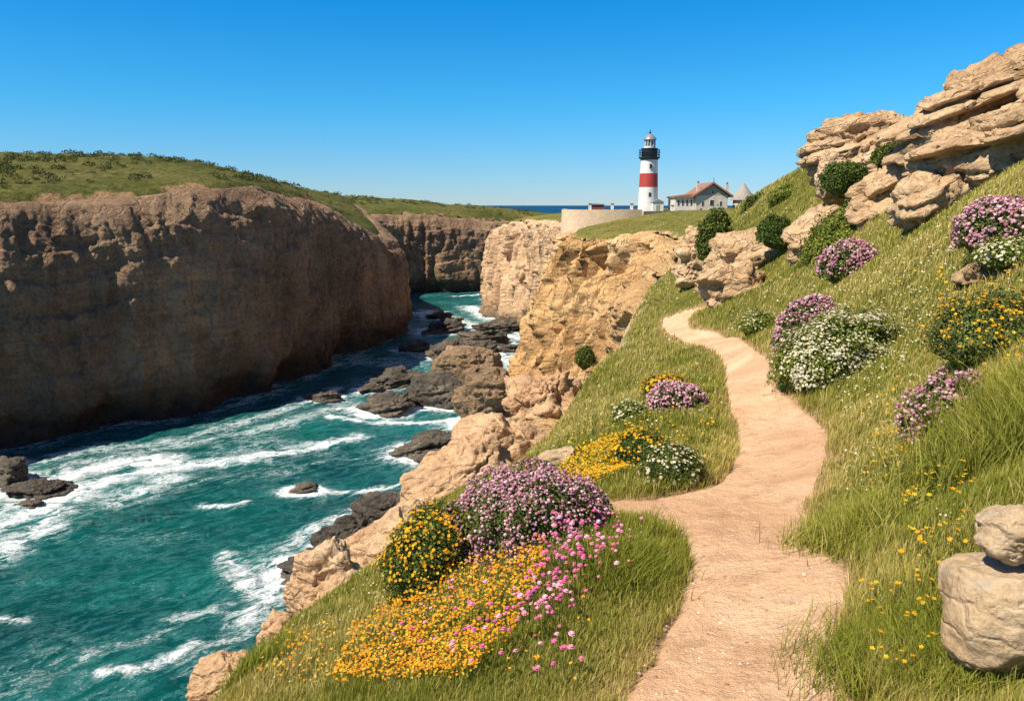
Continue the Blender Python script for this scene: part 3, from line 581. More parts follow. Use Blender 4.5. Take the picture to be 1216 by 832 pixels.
# sea rocks: px0, px1, py0, py1(waterline), material, label
searocks = [(543, 625, 440, 520, M_tan, 'big brown boulder wedged against the foot of the sunlit cliff'), (483, 560, 443, 488, M_dark, 'round dark grey boulder in front of the tan one'), (512, 594, 412, 462, M_tan, 'tan topped boulder standing highest among the sea rocks'),
            (422, 490, 467, 494, M_dark, 'pointed dark rock lying in the foam left of the round boulder'), (472, 548, 507, 547, M_dark, 'dark wet rock in the turquoise water below the cliff'), (522, 592, 510, 545, M_dark, 'dark low rock against the cream cliff edge'),
            (342, 373, 574, 587, M_dark, 'tiny black rock alone in the middle of the turquoise water'), (320, 425, 640, 700, M_dark, 'long black rock pointing into the foam below the tan boulders'), (370, 450, 612, 680, M_dark, 'black rock hump behind the long black rock'), (412, 490, 585, 640, M_dark, 'brown black rock nearest the cliff edge above the black ones'),
            (-25, 34, 543, 578, M_dark, 'dark boulder at the left edge of the photo'), (0, 72, 574, 592, M_dark, 'flat dark reef awash in white foam at the left'), (14, 46, 592, 606, M_dark, 'small dark reef point below the flat reef'),
            (440, 500, 430, 462, M_dark, 'shaded rock pile left of the tan topped boulder'), (505, 560, 398, 428, M_dark, 'dark reef block in the shade of the far cliff'), (540, 604, 388, 412, M_dark, 'flat dark reef in the middle of the inlet'),
            (560, 618, 376, 396, M_dark, 'low dark reef beside the white surf under the lit headland'), (500, 548, 376, 398, M_dark, 'low reef at the narrow end of the inlet'), (360, 402, 462, 478, M_dark, 'dark rock in the shadow by the sea cave'), (425, 455, 452, 468, M_dark, 'shaded boulder in front of the cave mouth'),
            (505, 535, 368, 380, M_dark, 'farthest reef tip by the thin foam line'), (590, 618, 404, 420, M_dark, 'small reef touching the foot of the lit cliff'), (470, 510, 400, 420, M_dark, 'rock half hidden at the foot of the cliff point'), (535, 590, 402, 424, M_dark, 'broken reef block just above the tan topped boulder')]
for k, (x0, x1, y0, y1, mt, lb) in enumerate(searocks):
    b_ = sea_at((x0 + x1) / 2, y1 - (y1 - y0) * .12); kk = np.hypot(b_[1], SEA) / FPX * .97
    w_, h_ = (x1 - x0) * kk, (y1 - y0) * kk * .96; dp = w_ * .75
    b_[1] += dp * .3
    rock('sea_rock', (b_[0], b_[1], SEA + h_ * .18), (w_ * 1.05, dp, h_ * (1.4 if h_ > .55 * w_ else .85)), mt, lb, cat='rock', seed=60 + k, sub=6 if w_ > 6 else 5, led=.07 if h_ > .55 * w_ else .14, nl=3, **(dict(lump=.25, fine=.07, crack=.5) if h_ > .55 * w_ else dict(lump=.38, fine=.09)), rot=(0, R(random.uniform(-16, 4)), random.uniform(-.4, .4)), group='dark rocks and boulders in the inlet')
    d = np.hypot((sx - b_[0]) / (w_ * .55 + .8), (sy - b_[1]) / (dp * .55 + .8)) + .25 * pn(sx * .6, sy * .6, 0, 88)
    if y0 > 395 or True: fo = np.maximum(fo, (.95 if x0 > 300 and y1 > 480 else .7) * np.exp(-np.clip(d - .95, 0, None) ** 1.2 * 3.2))
# surf along the cliff foot
near = (far < 420)
for Q, off, st in ((RIM, 4.5, .75), (LR, 5.0, .42)):
    d, _ = seg_dist(np.c_[sx[near], sy[near]], Q[:, :2]); d = d - off
    fo[near] = np.maximum(fo[near], st * np.exp(-(np.clip(d, 0, None) / 2.6) ** 1.5) * (0.75 + .9 * pn(sx[near] * .12, sy[near] * .12, 0, 99)))
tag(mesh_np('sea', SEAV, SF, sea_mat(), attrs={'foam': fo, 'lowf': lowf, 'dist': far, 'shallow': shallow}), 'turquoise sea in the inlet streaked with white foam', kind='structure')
#PART2
# ------------------------------------------------------------------ plants: geometry scattered as real leaves, blades and flower heads
def frames(N, roll):
    N = N / np.linalg.norm(N, axis=1)[:, None]; a = np.where(np.abs(N[:, 2:3]) > .95, [[1., 0, 0]], [[0, 0, 1.]])
    X = np.cross(a, N); X /= np.linalg.norm(X, axis=1)[:, None]; Y = np.cross(N, X); c, s = np.cos(roll)[:, None], np.sin(roll)[:, None]
    return X * c + Y * s, -X * s + Y * c, N
def scatter(tv, tf, P, N, sc, cols, roll=None, tm=None, tcol=None):
    """copies of a small template (tv, tf) at P facing N; cols (n,3); tm marks template vertices that take tcol"""
    n, k = len(P), len(tv); roll = rng.uniform(0, 6.283, n) if roll is None else roll
    X, Y, Z = frames(np.asarray(N, float), roll); s = np.broadcast_to(np.asarray(sc, float), (n,))[:, None, None]
    V = P[:, None] + s * (tv[None, :, 0:1] * X[:, None] + tv[None, :, 1:2] * Y[:, None] + tv[None, :, 2:3] * Z[:, None])
    C = np.repeat(cols[:, None], k, 1)
    if tm is not None: C = C * (1 - tm[None, :, None]) + np.asarray(tcol)[None, None] * tm[None, :, None]
    F = (tf[None] + (np.arange(n) * k)[:, None, None]).reshape(-1, tf.shape[1])
    return V.reshape(-1, 3), F, C.reshape(-1, 3)
def joinm(parts):
    Vs, Fs, Cs = [], [], []; o = 0
    for V, F, C in parts: Vs.append(V); Fs.append(F + o); Cs.append(C); o += len(V)
    return np.vstack(Vs), Fs, np.vstack(Cs)
LEAF = (np.array([(0, 0, 0), (.28, .5, .10), (0, 1, -.05), (-.28, .5, .10)]), np.array([(0, 1, 2), (0, 2, 3)]))
def petals(n, w=.42, up=.25, r=1.0, c=.2):
    v = []; f = []
    for i in range(n):
        a = 2 * math.pi * i / n; ca, sa = math.cos(a), math.sin(a); px, py = -sa, ca; k = len(v)
        v += [(0, 0, .05), (ca * .6 * r + px * w * .8, sa * .6 * r + py * w * .8, up * .6), (ca * r, sa * r, up), (ca * .6 * r - px * w * .8, sa * .6 * r - py * w * .8, up * .6)]; f += [(k, k + 1, k + 2), (k, k + 2, k + 3)]
    m = [0] * len(v); k = len(v)
    v += [(c, 0, .12), (0, c, .12), (-c, 0, .12), (0, -c, .12), (0, 0, .12 + c * .8)]; f += [(k, k + 1, k + 4), (k + 1, k + 2, k + 4), (k + 2, k + 3, k + 4), (k + 3, k, k + 4)]; m += [1] * 5
    return np.array(v, float), np.array(f), np.array(m, float)
FIVE = petals(5); DAISY = petals(8, .26, .1)
def pompom():
    V, F = ico(2); V = V.copy(); F = F.copy(); k = .82 + .36 * ((np.arange(len(V)) * 7919) % 13) / 12.0; V = V * k[:, None]; V[:, 2] = V[:, 2] * .8 + .35; return V, F
POM = pompom()
_pt = petals(9, .34, .35, 1.25); _pq = petals(6, .5, .75, .8)
HEAD = (np.vstack([POM[0] * .72, _pt[0][:36] + [0, 0, .1], _pq[0][:24] + [0, 0, .25]]), np.vstack([POM[1], _pt[1][:18] + len(POM[0]), _pq[1][:12] + len(POM[0]) + 36])); _v1, _f1 = ico(1); DOT = (_v1 * [[1, 1, .7]], _f1)
def vary(base, n, dv=.25, dh=.08):
    base = np.asarray(base, float); b = base[rng.integers(0, len(base), n)] if base.ndim == 2 else np.repeat(base[None], n, 0)
    return np.clip(b * (1 + rng.uniform(-dv, dv, (n, 1))) * (1 + rng.uniform(-dh, dh, (n, 3))), 0, .9)
GREENS = [(0.09, 0.13, 0.018), (0.12, 0.16, 0.024), (0.17, 0.19, 0.035), (0.06, 0.09, 0.014)]
DARKG = [(0.055, 0.10, 0.015), (0.08, 0.125, 0.02), (0.11, 0.15, 0.025)]
CUSH = [(0.15, 0.18, 0.04), (0.20, 0.21, 0.06), (0.11, 0.14, 0.03)]
LIME = [(0.20, 0.24, 0.03), (0.26, 0.28, 0.04), (0.14, 0.18, 0.025)]
LILAC = [(0.38, 0.17, 0.215), (0.45, 0.235, 0.275), (0.29, 0.115, 0.16), (0.54, 0.37, 0.37)]
PINK = [(0.72, 0.18, 0.33), (0.76, 0.27, 0.41), (0.62, 0.12, 0.27), (0.78, 0.40, 0.50)]
YEL = [(0.62, 0.32, 0.012), (0.60, 0.26, 0.01), (0.62, 0.38, 0.02)]
ORG = [(0.62, 0.24, 0.01), (0.62, 0.31, 0.015), (0.60, 0.18, 0.01), (0.64, 0.38, 0.03)]
WHITE = [(0.52, 0.48, 0.34), (0.42, 0.39, 0.24), (0.60, 0.56, 0.44)]
M_core = veg_mat('shaded stems', 0.0, .9, spec=.05)
def gnd(x, y): return land(np.atleast_1d(x), np.atleast_1d(y))
def bush(name, x0, x1, y0, y1, label, cat='bush', Y=None, leafc=GREENS, flower=None, tmpl=None, fsize=.012, nleaf=6000, nflow=0, lsize=.03, dep=.85, lumps=.22, seed=0, group=None, tcol=(0.6, 0.3, 0.02), tilt=0.0, floor=-.35, core=.80):
    """dome of leaves in a photo window; foliage and flowers are parts"""
    xc = (x0 + x1) / 2
    if Y is None: Y = hit(xc, y1 - (y1 - y0) * .12)[0, 1]
    k = Y / (CP - ((y0 + y1) / 2 - 416) / FPX * SP) / FPX; a = (x1 - x0) / 2 * k; h = (y1 - y0) * k; b = a * dep
    c = at(xc, (y0 + y1) / 2, Y); c[1] += b * .35; g = gnd(c[0], c[1])[0]
    hz = h * .62; cz = c[2] + h * .5 - hz; base = np.array([c[0], c[1], min(g, c[2])])
    root = empty(name, base, label, cat, group)
    S = np.array([a, b, hz]); cc = np.array([c[0], c[1], cz]) - base
    rs = np.random.default_rng(seed + 400)
    def shell(n, r0, r1):
        D = rs.normal(size=(n * 3, 3)); D /= np.linalg.norm(D, axis=1)[:, None]; D = D[D[:, 2] > floor][:n]
        lum = 1 + lumps * fbm(D[:, 0] * 1.8 + seed, D[:, 1] * 1.8, D[:, 2] * 1.8, seed + 300, 3, .6)
        r = rs.uniform(r0, r1, len(D)); P = D * S * (lum * r)[:, None]; P[:, 2] += tilt * P[:, 0]; Nn = D / S; return P + cc, Nn / np.linalg.norm(Nn, axis=1)[:, None]
    V, F = ico(4); lum = 1 + lumps * fbm(V[:, 0] * 1.8 + seed, V[:, 1] * 1.8, V[:, 2] * 1.8, seed + 300, 3, .6)
    Q = V * S * (lum * core)[:, None]; Q[:, 2] += tilt * Q[:, 0]; parts = [(Q + cc, F, vary(DARKG, len(Q), .3) * .8)]
    P, Nn = shell(nleaf, core, 1.03); P2 = P + rs.normal(size=P.shape) * lsize * .3; Nr = Nn + rs.normal(size=Nn.shape) * .75
    lc_ = vary(leafc, len(P)); patch = np.clip(.85 + .5 * fbm(P[:, 0] / a * 2.2, P[:, 1] / a * 2.2, P[:, 2] / a * 2.2, seed + 310, 2), .5, 1.4)[:, None]
    parts.append(scatter(*LEAF, P2, Nr, lsize * rs.uniform(.6, 1.3, len(P)), lc_ * patch))
    mesh_join = joinm(parts); o = mesh_np('foliage', mesh_join[0], mesh_join[1], M_leaf, parent=root, cols=mesh_join[2], smooth=False)
    if flower is not None and nflow:
        P, Nn = shell(nflow * 2, .98, 1.11); d = fbm(P[:, 0] / a * 2.5, P[:, 1] / a * 2.5, P[:, 2] / a * 2.5, seed + 320, 3) + rs.normal(size=len(P)) * .3 + .45 * Nn[:, 2]
        kp = np.argsort(-d)[:nflow]; P, Nn = P[kp], Nn[kp]; t = tmpl or POM
        Nn = Nn + [0, 0, .4] + rs.normal(size=Nn.shape) * .25
        m = scatter(t[0], t[1], P, Nn, fsize * rs.uniform(.45, 1.3, len(P)), vary(flower, len(P), .18), tm=t[2] if len(t) > 2 else None, tcol=tcol)
        f_ = mesh_np('flowers', m[0], m[1], M_petal, parent=root, cols=m[2], smooth=False); f_['kind'] = 'stuff'
    return root
# cushions of lilac thrift
bush('thrift_cushion', 528, 714, 572, 678, 'largest lilac thrift cushion, in the foreground beside the yellow flowering bush', 'flower cushion', flower=LILAC, nflow=3900, fsize=.0082, nleaf=15000, lsize=.020, seed=1, lumps=.22, leafc=CUSH, group='lilac thrift cushions', tilt=.10)
bush('thrift_cushion', 772, 840, 457, 497, 'lilac thrift cushion left of the path in front of yellow flowers', 'flower cushion', flower=LILAC, nflow=900, fsize=.013, nleaf=5000, lsize=.03, seed=2, lumps=.1, group='lilac thrift cushions', leafc=CUSH)
bush('thrift_cushion', 924, 992, 358, 416, 'lilac thrift cushion just left of the wide white flowered mound', 'flower cushion', flower=LILAC, nflow=950, fsize=.0165, nleaf=5000, lsize=.04, seed=3, lumps=.12, group='lilac thrift cushions', tilt=.35, leafc=CUSH)
bush('thrift_cushion', 978, 1048, 289, 338, 'lilac thrift cushion at the foot of the lime green bush on the slope', 'flower cushion', flower=LILAC, nflow=950, fsize=.021, nleaf=5000, lsize=.05, seed=4, lumps=.12, group='lilac thrift cushions', leafc=CUSH)
bush('thrift_cushion', 1150, 1262, 238, 306, 'lilac thrift cushion high on the slope at the right edge', 'flower cushion', flower=LILAC, nflow=1500, fsize=.016, nleaf=7000, lsize=.04, seed=5, lumps=.14, group='lilac thrift cushions', leafc=CUSH)
bush('thrift_cushion', 1082, 1160, 450, 530, 'loose lilac thrift cushion left of the long dark grass tussock', 'flower cushion', flower=LILAC, nflow=800, fsize=.0095, nleaf=4000, lsize=.022, seed=6, lumps=.35, group='lilac thrift cushions', tilt=.3, leafc=CUSH)
# yellow and white flowering plants
bush('flowering_bush', 455, 565, 606, 728, 'yellow flowering dark green bush left of the largest thrift cushion', flower=YEL, tmpl=FIVE, nflow=1300, fsize=.0095, nleaf=14000, lsize=.022, seed=7, lumps=.25, leafc=GREENS, tilt=.25)
bush('flowering_bush', 1118, 1250, 352, 440, 'round dark bush with orange yellow flowers at the right edge of the slope', flower=YEL, tmpl=FIVE, nflow=900, fsize=.0105, nleaf=9000, lsize=.024, seed=8, lumps=.35, leafc=CUSH)
bush('flowering_bush', 764, 822, 447, 482, 'low yellow flowering plant behind the thrift cushion left of the path', flower=YEL, tmpl=FIVE, nflow=420, fsize=.02, nleaf=3500, lsize=.03, seed=9, leafc=GREENS)
bush('flowering_bush', 728, 800, 516, 566, 'dark green bush with yellow flowers between the yellow carpet and the white flowered bush', flower=YEL, tmpl=FIVE, nflow=330, fsize=.014, nleaf=5000, lsize=.024, seed=10, leafc=DARKG)
bush('flowering_bush', 765, 838, 530, 586, 'dark green bush with cream white flowers at the edge of the path', flower=WHITE, tmpl=DAISY, nflow=300, fsize=.013, nleaf=6000, lsize=.022, seed=11, leafc=GREENS, lumps=.3)
bush('flowering_bush', 930, 1068, 376, 458, 'wide pale mound of small white flowers on the slope right of the path', flower=WHITE, tmpl=DAISY, nflow=3800, fsize=.0145, nleaf=14000, lsize=.035, seed=12, lumps=.3, leafc=LIME, tilt=.3)
bush('flowering_bush', 726, 776, 478, 512, 'small pale white flowered clump left of the thrift cushion by the path', flower=WHITE, tmpl=DAISY, nflow=240, fsize=.014, nleaf=2500, lsize=.03, seed=13, leafc=LIME)
bush('flowering_bush', 1168, 1260, 282, 322, 'low cream flowered plant below the highest thrift cushion at the right edge', flower=WHITE, tmpl=DAISY, nflow=420, fsize=.018, nleaf=4000, lsize=.03, seed=14, leafc=LIME)
bush('flowering_bush', 880, 924, 370, 400, 'faint pale flowered clump on the slope just right of the far path', flower=WHITE, tmpl=DAISY, nflow=160, fsize=.02, nleaf=2500, lsize=.045, seed=15, leafc=LIME)
# green bushes
bush('bush', 955, 1052, 248, 348, 'large lime green bush spreading down the slope behind a thrift cushion', leafc=LIME, nleaf=16000, lsize=.07, seed=20, lumps=.3, Y=17.2, tilt=.35)
bush('bush', 980, 1032, 193, 230, 'round dark bush tucked under the ridge outcrop', leafc=DARKG, nleaf=6000, lsize=.07, seed=21, Y=18.5)
bush('bush', 903, 942, 257, 292, 'small round dark bush standing alone on the slope above the outcrop', leafc=DARKG, nleaf=5000, lsize=.08, seed=22, Y=22.5)
bush('bush', 832, 868, 248, 322, 'tall dark bush filling the crevice between two cream rocks', leafc=GREENS, nleaf=9000, lsize=.11, seed=23, Y=26.5, lumps=.35)
bush('bush', 884, 925, 232, 266, 'leafy green bush on the ridge line above the lone round bush', leafc=GREENS, nleaf=5000, lsize=.12, seed=24, Y=31, lumps=.3)
bush('bush', 918, 962, 222, 246, 'pale green bush on the ridge near the nose of the outcrop', leafc=LIME, nleaf=4000, lsize=.11, seed=25, Y=27.5, lumps=.3)
bush('bush', 1126, 1176, 188, 226, 'green bush in the gap below the lower sandstone slab', leafc=GREENS, nleaf=6000, lsize=.06, seed=26, Y=14.6, lumps=.3)
bush('bush', 1184, 1260, 178, 230, 'green bush against the rock at the right edge', leafc=GREENS, nleaf=7000, lsize=.055, seed=27, Y=12.8, lumps=.3)
bush('bush', 1040, 1075, 172, 198, 'green bush growing on the ledge between the two big outcrop rocks', leafc=GREENS, nleaf=5000, lsize=.06, seed=28, Y=18.3, lumps=.3)
bush('bush', 1010, 1062, 224, 256, 'low grey green bush on the grass just below the long ledge', leafc=GREENS, nleaf=5000, lsize=.06, seed=29, Y=17.3, lumps=.25)
bush('bush', 684, 706, 414, 436, 'little green shrub clinging to the cliff edge above the cove', leafc=GREENS, nleaf=2500, lsize=.07, seed=30, Y=19.5, lumps=.3)
bush('bush', 866, 886, 312, 334, 'small green tuft growing on the face of the cream outcrop', leafc=GREENS, nleaf=2000, lsize=.08, seed=31, Y=24.0, lumps=.3)

# ------------------------------------------------------------------ grass
def blades(P, L, Wd, cols, seg=3, lean=.55, tip=1.25):
    n = len(P); a = rng.uniform(0, 6.283, n); wa = rng.normal(0.4, 1.3, n)
    side = np.c_[np.cos(a), np.sin(a), 0 * a]; ld = np.c_[np.cos(wa), np.sin(wa), 0 * wa] * (rng.uniform(.1, 1, n) * lean)[:, None]
    if seg == 3: ts, ws = (0, .38, .74, 1), (1, .85, .5, 0)
    else: ts, ws = (0, .55, 1), (1, .7, 0)
    rows = []; cr = []
    for t, w in zip(ts, ws):
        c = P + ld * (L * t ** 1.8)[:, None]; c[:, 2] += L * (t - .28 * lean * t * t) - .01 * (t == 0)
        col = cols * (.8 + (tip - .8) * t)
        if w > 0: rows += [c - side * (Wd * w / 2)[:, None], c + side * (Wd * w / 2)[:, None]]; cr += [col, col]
        else: rows += [c]; cr += [col]
    k = len(rows); V = np.stack(rows, 1).reshape(-1, 3); C = np.stack(cr, 1).reshape(-1, 3); b = (np.arange(n) * k)[:, None]
    q = [b + np.array([[2 * i, 2 * i + 1, 2 * i + 3, 2 * i + 2]]) for i in range(len(ts) - 2)]
    t_ = b + np.array([[k - 3, k - 2, k - 1]]); return V, [np.vstack(q), t_], C
G1 = np.array([(0.20, 0.215, 0.022), (0.26, 0.25, 0.03), (0.15, 0.175, 0.02)]); G2 = np.array([(0.33, 0.30, 0.06), (0.38, 0.33, 0.08)]); G3 = np.array([(0.62, 0.48, 0.19), (0.54, 0.40, 0.14)])
def grass_field(n, r0, r1, seg, th=R(41), name='grass'):
    T = rng.uniform(-th, th, n); r = np.exp(rng.uniform(math.log(r0), math.log(r1), n)); x, y = r * np.sin(T), r * np.cos(T)
    m = inside(np.c_[x, y], LANDPOLY); x, y, r = x[m], y[m], r[m]
    pd = np.full(len(x), 9.0); q = r < 45; pd[q] = pathd(x[q], y[q]); rd = rimd(x, y); w = np.interp(rd[1], np.arange(len(RIM)), RIM[:, 2])
    u = rng.uniform(0, 1, len(x))
    thin = fbm(x * .9, y * .9, 0, 120, 3)
    edge = (pd > .0 + .18 * u ** 2.5)
    cl = pn(x * 6, y * 6, 0, 124)
    edge &= np.hypot((x - 1.78) / .42, (y - 2.12) / .27) > 1
    keep = edge & (rd[0] > w * (.35 + .5 * u)) & (u < 1.05 + .9 * thin + .4 * cl)
    x, y, r, pd, rdd = x[keep], y[keep], r[keep], pd[keep], rd[0][keep]; rd2 = (rdd, rd[1][keep])
    z = land(x, y, pd, rd2)
    big = fbm(x * .55, y * .55, 0, 130, 3); small = fbm(x * 3.2, y * 3.2, 0, 131, 2)
    L = .052 * np.clip(r / 3, .8, None) ** .50 * (1 + .9 * np.clip(small, -.4, 1.2)) * (1 + .7 * np.clip(big, -.4, .8)) * rng.uniform(.55, 1.35, len(x))
    L *= 1 + .55 * np.exp(-(pd / .22) ** 2) * (r < 12); L *= 1 + .4 * sstep(.2, 1.0, (x / r)) * (r < 7)
    L = np.minimum(L, np.where(r < 8, .20, .12 + .0012 * r))
    Wd = .0026 * np.clip(r / 2.6, .9, 24) ** .95 * rng.uniform(.7, 1.3, len(x))
    dry = np.clip(.58 + 1.3 * fbm(x * .45, y * .45, 0, 133, 3) + .45 * small * -1 + .25 * (pd < .25) , 0, 1); g = rng.uniform(0, 1, len(x))
    C = np.where((g < dry * .35)[:, None], G3[rng.integers(0, 2, len(x))], np.where((g < .15 + dry * .9)[:, None], G2[rng.integers(0, 2, len(x))], G1[rng.integers(0, 3, len(x))]))
    C = C * rng.uniform(.75, 1.2, (len(x), 1))
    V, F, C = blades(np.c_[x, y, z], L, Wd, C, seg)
    return V, F, C
gf = [grass_field(330000, 1.3, 4.5, 3), grass_field(300000, 4.5, 14, 2), grass_field(230000, 14, 45, 2), grass_field(110000, 45, 180, 2)]
Vg, Fg, Cg = [], [], []; o_ = 0
for V, F, C in gf:
    Vg.append(V); Cg.append(C); Fg += [f + o_ for f in F]; o_ += len(V)
tag(mesh_np('grass', np.vstack(Vg), Fg, M_grass, cols=np.vstack(Cg), smooth=False), 'windswept green and straw coloured grass over the headland', kind='stuff'); del Vg, Cg, Fg, gf
# long tussocks
def tussock(px, py, rad, L, n, label, cols=G1, lean=.9, seed=0):
    h = hit(px, py)[0]; rs = np.random.default_rng(seed); d = rs.normal(size=(n, 2)) * rad * .45; P = np.c_[h[0] + d[:, 0], h[1] + d[:, 1], np.zeros(n)]
    P[:, 2] = gnd(P[:, 0], P[:, 1]); C = cols[rs.integers(0, len(cols), n)] * rs.uniform(.7, 1.25, (n, 1))
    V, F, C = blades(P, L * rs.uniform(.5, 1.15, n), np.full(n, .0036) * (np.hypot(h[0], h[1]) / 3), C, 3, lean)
    return tag(mesh_np('grass_tussock', V, F, M_grass, cols=C, smooth=False, loc=(h[0], h[1], gnd(h[0], h[1])[0])), label, 'grass tussock')
tussock(1195, 540, .42, .42, 7000, 'biggest dark green grass tussock, at the right edge under the slope', np.vstack([G1, G1 * .8, G2]), .8, 1)
tussock(1060, 790, .30, .20, 4000, 'green grass tussock leaning over the path at the bottom right', G1, 1.0, 3)
tussock(1150, 818, .13, .11, 1300, 'small green tussock at the foot of the big pale boulder', np.vstack([G1, G2]), .8, 9)
tussock(1010, 640, .28, .19, 3500, 'grass tussock on the right bank of the path below the bend', np.vstack([G1, G2]), 1.0, 5)
tussock(740, 690, .26, .17, 4200, 'green grass tussock under the pink flowers left of the path', G1, .8, 6)
tussock(300, 808, .22, .15, 3000, 'dark green tussock with tiny yellow flowers at the lower left corner', G1, .7, 7)

# ------------------------------------------------------------------ flower carpets
def poly_pts(poly, n, dens=None):
    poly = np.array(poly, float); lo, hi = poly.min(0), poly.max(0); P = rng.uniform(lo, hi, (n * 5, 2)); P = P[inside(P, poly)][:n]; return P
def carpet(name, polys, label, tmpl, cols, size, hgt, kind='stuff', tcol=(.6, .3, .02), clump=.6, leaves=True, fs=4.0):
    Ps = []; 
    for poly, n in polys:
        q = poly_pts(poly, int(n * 1.6)); h = hit(q[:, 0], q[:, 1]); Ps.append(h)
    H = np.vstack(Ps); rr = np.hypot(H[:, 0], H[:, 1]); u = rng.uniform(0, 1, len(H))
    f = 2.0 / np.clip(rr / 3, 1, 8); nn = fbm(H[:, 0] * fs / np.clip(rr / 3, 1, 12), H[:, 1] * fs / np.clip(rr / 3, 1, 12), 0, 210 + len(name), 3); kp = (u * clump * 2 - clump < nn * 1.7 + .12)
    pdv = np.where(rr < 45, pathd(H[:, 0], H[:, 1]), 9); kp &= pdv > .1; H, rr = H[kp], rr[kp]
    rdv = rimd(H[:, 0], H[:, 1]); z = land(H[:, 0], H[:, 1], None, rdv)
    P = np.c_[H[:, 0], H[:, 1], z + hgt * np.clip(rr / 3, 1, 4) ** .6 * rng.uniform(.5, 1.25, len(H))]
    N = np.c_[rng.normal(size=(len(P), 2)) * .35 + [-.15, -.25], np.ones(len(P))]
    m = scatter(tmpl[0], tmpl[1], P, N, size * np.clip(rr / 3, 1, 60) ** .85 * rng.uniform(.7, 1.3, len(P)), vary(cols, len(P), .15), tm=tmpl[2] if len(tmpl) > 2 else None, tcol=tcol)
    # stems
    V, F, C = blades(np.c_[H[:, 0], H[:, 1], z], P[:, 2] - z, .002 * np.clip(rr / 3, 1, 20), vary(GREENS, len(P)), 2, .02)
    V[:, :2] = V[:, :2]; allm = joinm([m]); V2_, F2_, C2_ = allm; o = len(V2_)
    tag(mesh_np(name, np.vstack([V2_, V]), F2_ + [f_ + o for f_ in F], M_petal, cols=np.vstack([C2_, C]), smooth=False), label, kind='stuff')
carpet('flower_carpet', [([(395, 832), (420, 770), (470, 728), (540, 690), (600, 668), (645, 664), (650, 700), (620, 735), (610, 780), (560, 832)], 3900), ([(300, 832), (340, 780), (400, 760), (400, 832)], 90), ([(560, 740), (700, 700), (700, 832), (560, 832)], 60)],
       'orange and yellow flower carpet on the near slope left of the path', FIVE, ORG, 0.0062, .075, clump=1.1, fs=3.0)
carpet('flower_carpet', [([(655, 585), (668, 560), (720, 530), (760, 522), (775, 545), (740, 575), (700, 588)], 2300), ([(770, 470), (790, 452), (815, 452), (800, 470)], 120)],
       'yellow flower carpet on the slope beyond the largest thrift cushion', FIVE, YEL, .0046, .045, clump=.7)
carpet('white_flowers', [([(690, 665), (705, 622), (770, 612), (790, 660), (740, 690)], 90), ([(620, 500), (760, 380), (860, 400), (870, 480), (760, 560), (640, 580)], 330), ([(850, 385), (960, 300), (1216, 300), (1216, 360), (1100, 420), (960, 480)], 420), ([(1060, 380), (1140, 380), (1140, 560), (1000, 560), (990, 480)], 190),
                         ([(740, 370), (840, 290), (850, 330), (830, 365)], 150), ([(300, 832), (380, 720), (520, 690), (520, 760), (400, 832)], 240), ([(930, 380), (1080, 330), (1120, 420), (1000, 500)], 260), ([(880, 250), (1000, 230), (1216, 230), (1216, 300), (860, 380)], 260), ([(1000, 560), (1130, 560), (1130, 650), (1000, 640)], 90), ([(420, 700), (640, 590), (640, 640), (450, 740)], 120)],
       'tiny white flowers sprinkled through the grass of the slopes', DAISY, WHITE, .0045, .05, tcol=(.7, .45, .05), clump=.55, fs=2)
carpet('yellow_flowers', [([(985, 560), (990, 480), (1060, 470), (1120, 540), (1060, 600), (1000, 620)], 170), ([(1140, 470), (1216, 420), (1216, 480), (1150, 520)], 50), ([(925, 440), (950, 500), (990, 500), (960, 430)], 60), ([(1050, 350), (1216, 300), (1216, 350), (1100, 380)], 60), ([(640, 560), (720, 500), (860, 500), (860, 560)], 120)],
       'small yellow flowers sprinkled through the grass right of the path', FIVE, YEL, .0065, .07, clump=.45, fs=2)
# counted flowers in the foreground
def proto_flower(name, label, cat, group, tmpl, cols, size, h, tcol=None):
    root = empty(name, (0, 0, 0), label, cat, group)
    V, F, C = blades(np.array([[0, 0, 0.]] * 3), np.full(3, h), np.full(3, .0022), vary(GREENS, 3), 3, .03); mesh_np('stem', V, F, M_leaf, parent=root, cols=C, smooth=False)
    m = scatter(tmpl[0], tmpl[1], np.array([[0, 0, h]]), np.array([[-.15, -.25, 1.]]), size, vary(cols, 1, .1), tm=tmpl[2] if len(tmpl) > 2 else None, tcol=tcol or (0, 0, 0))
    C = m[2] * rng.uniform(.8, 1.15, (len(m[2]), 1)); mesh_np('flower_head', m[0], m[1], M_petal, parent=root, cols=np.clip(C, 0, .9), smooth=False); return root
def place_flowers(protos, polys, hs=1.0):
    first = {id(p): True for p in protos}; k = 0
    for poly, n in polys:
        q = poly_pts(poly, n); H = hit(q[:, 0], q[:, 1]); H[:, 2] = gnd(H[:, 0], H[:, 1]); ok = pathd(H[:, 0], H[:, 1]) > .05
        for p3 in H[ok]:
            p = protos[k % len(protos)]; k += 1
            if first[id(p)]: first[id(p)] = False; c = p
            else:
                c = p.copy(); COL.objects.link(c)
                for ch in p.children: d = ch.copy(); COL.objects.link(d); d.parent = c
            c.location = tuple(float(t) for t in p3); c.rotation_euler = (rng.normal() * .12, rng.normal() * .12, rng.uniform(0, 6.28)); s = rng.uniform(.7, 1.2); c.scale = (s * hs, s * hs, s * hs)
pk = [proto_flower('pink_flower', 'pink thrift flower on a thin stem among the orange carpet left of the path', 'flower', 'pink thrift flowers standing in front of the largest cushion', HEAD, [PINK[i % 4]], .0112, .13 + .012 * i) for i in range(5)]
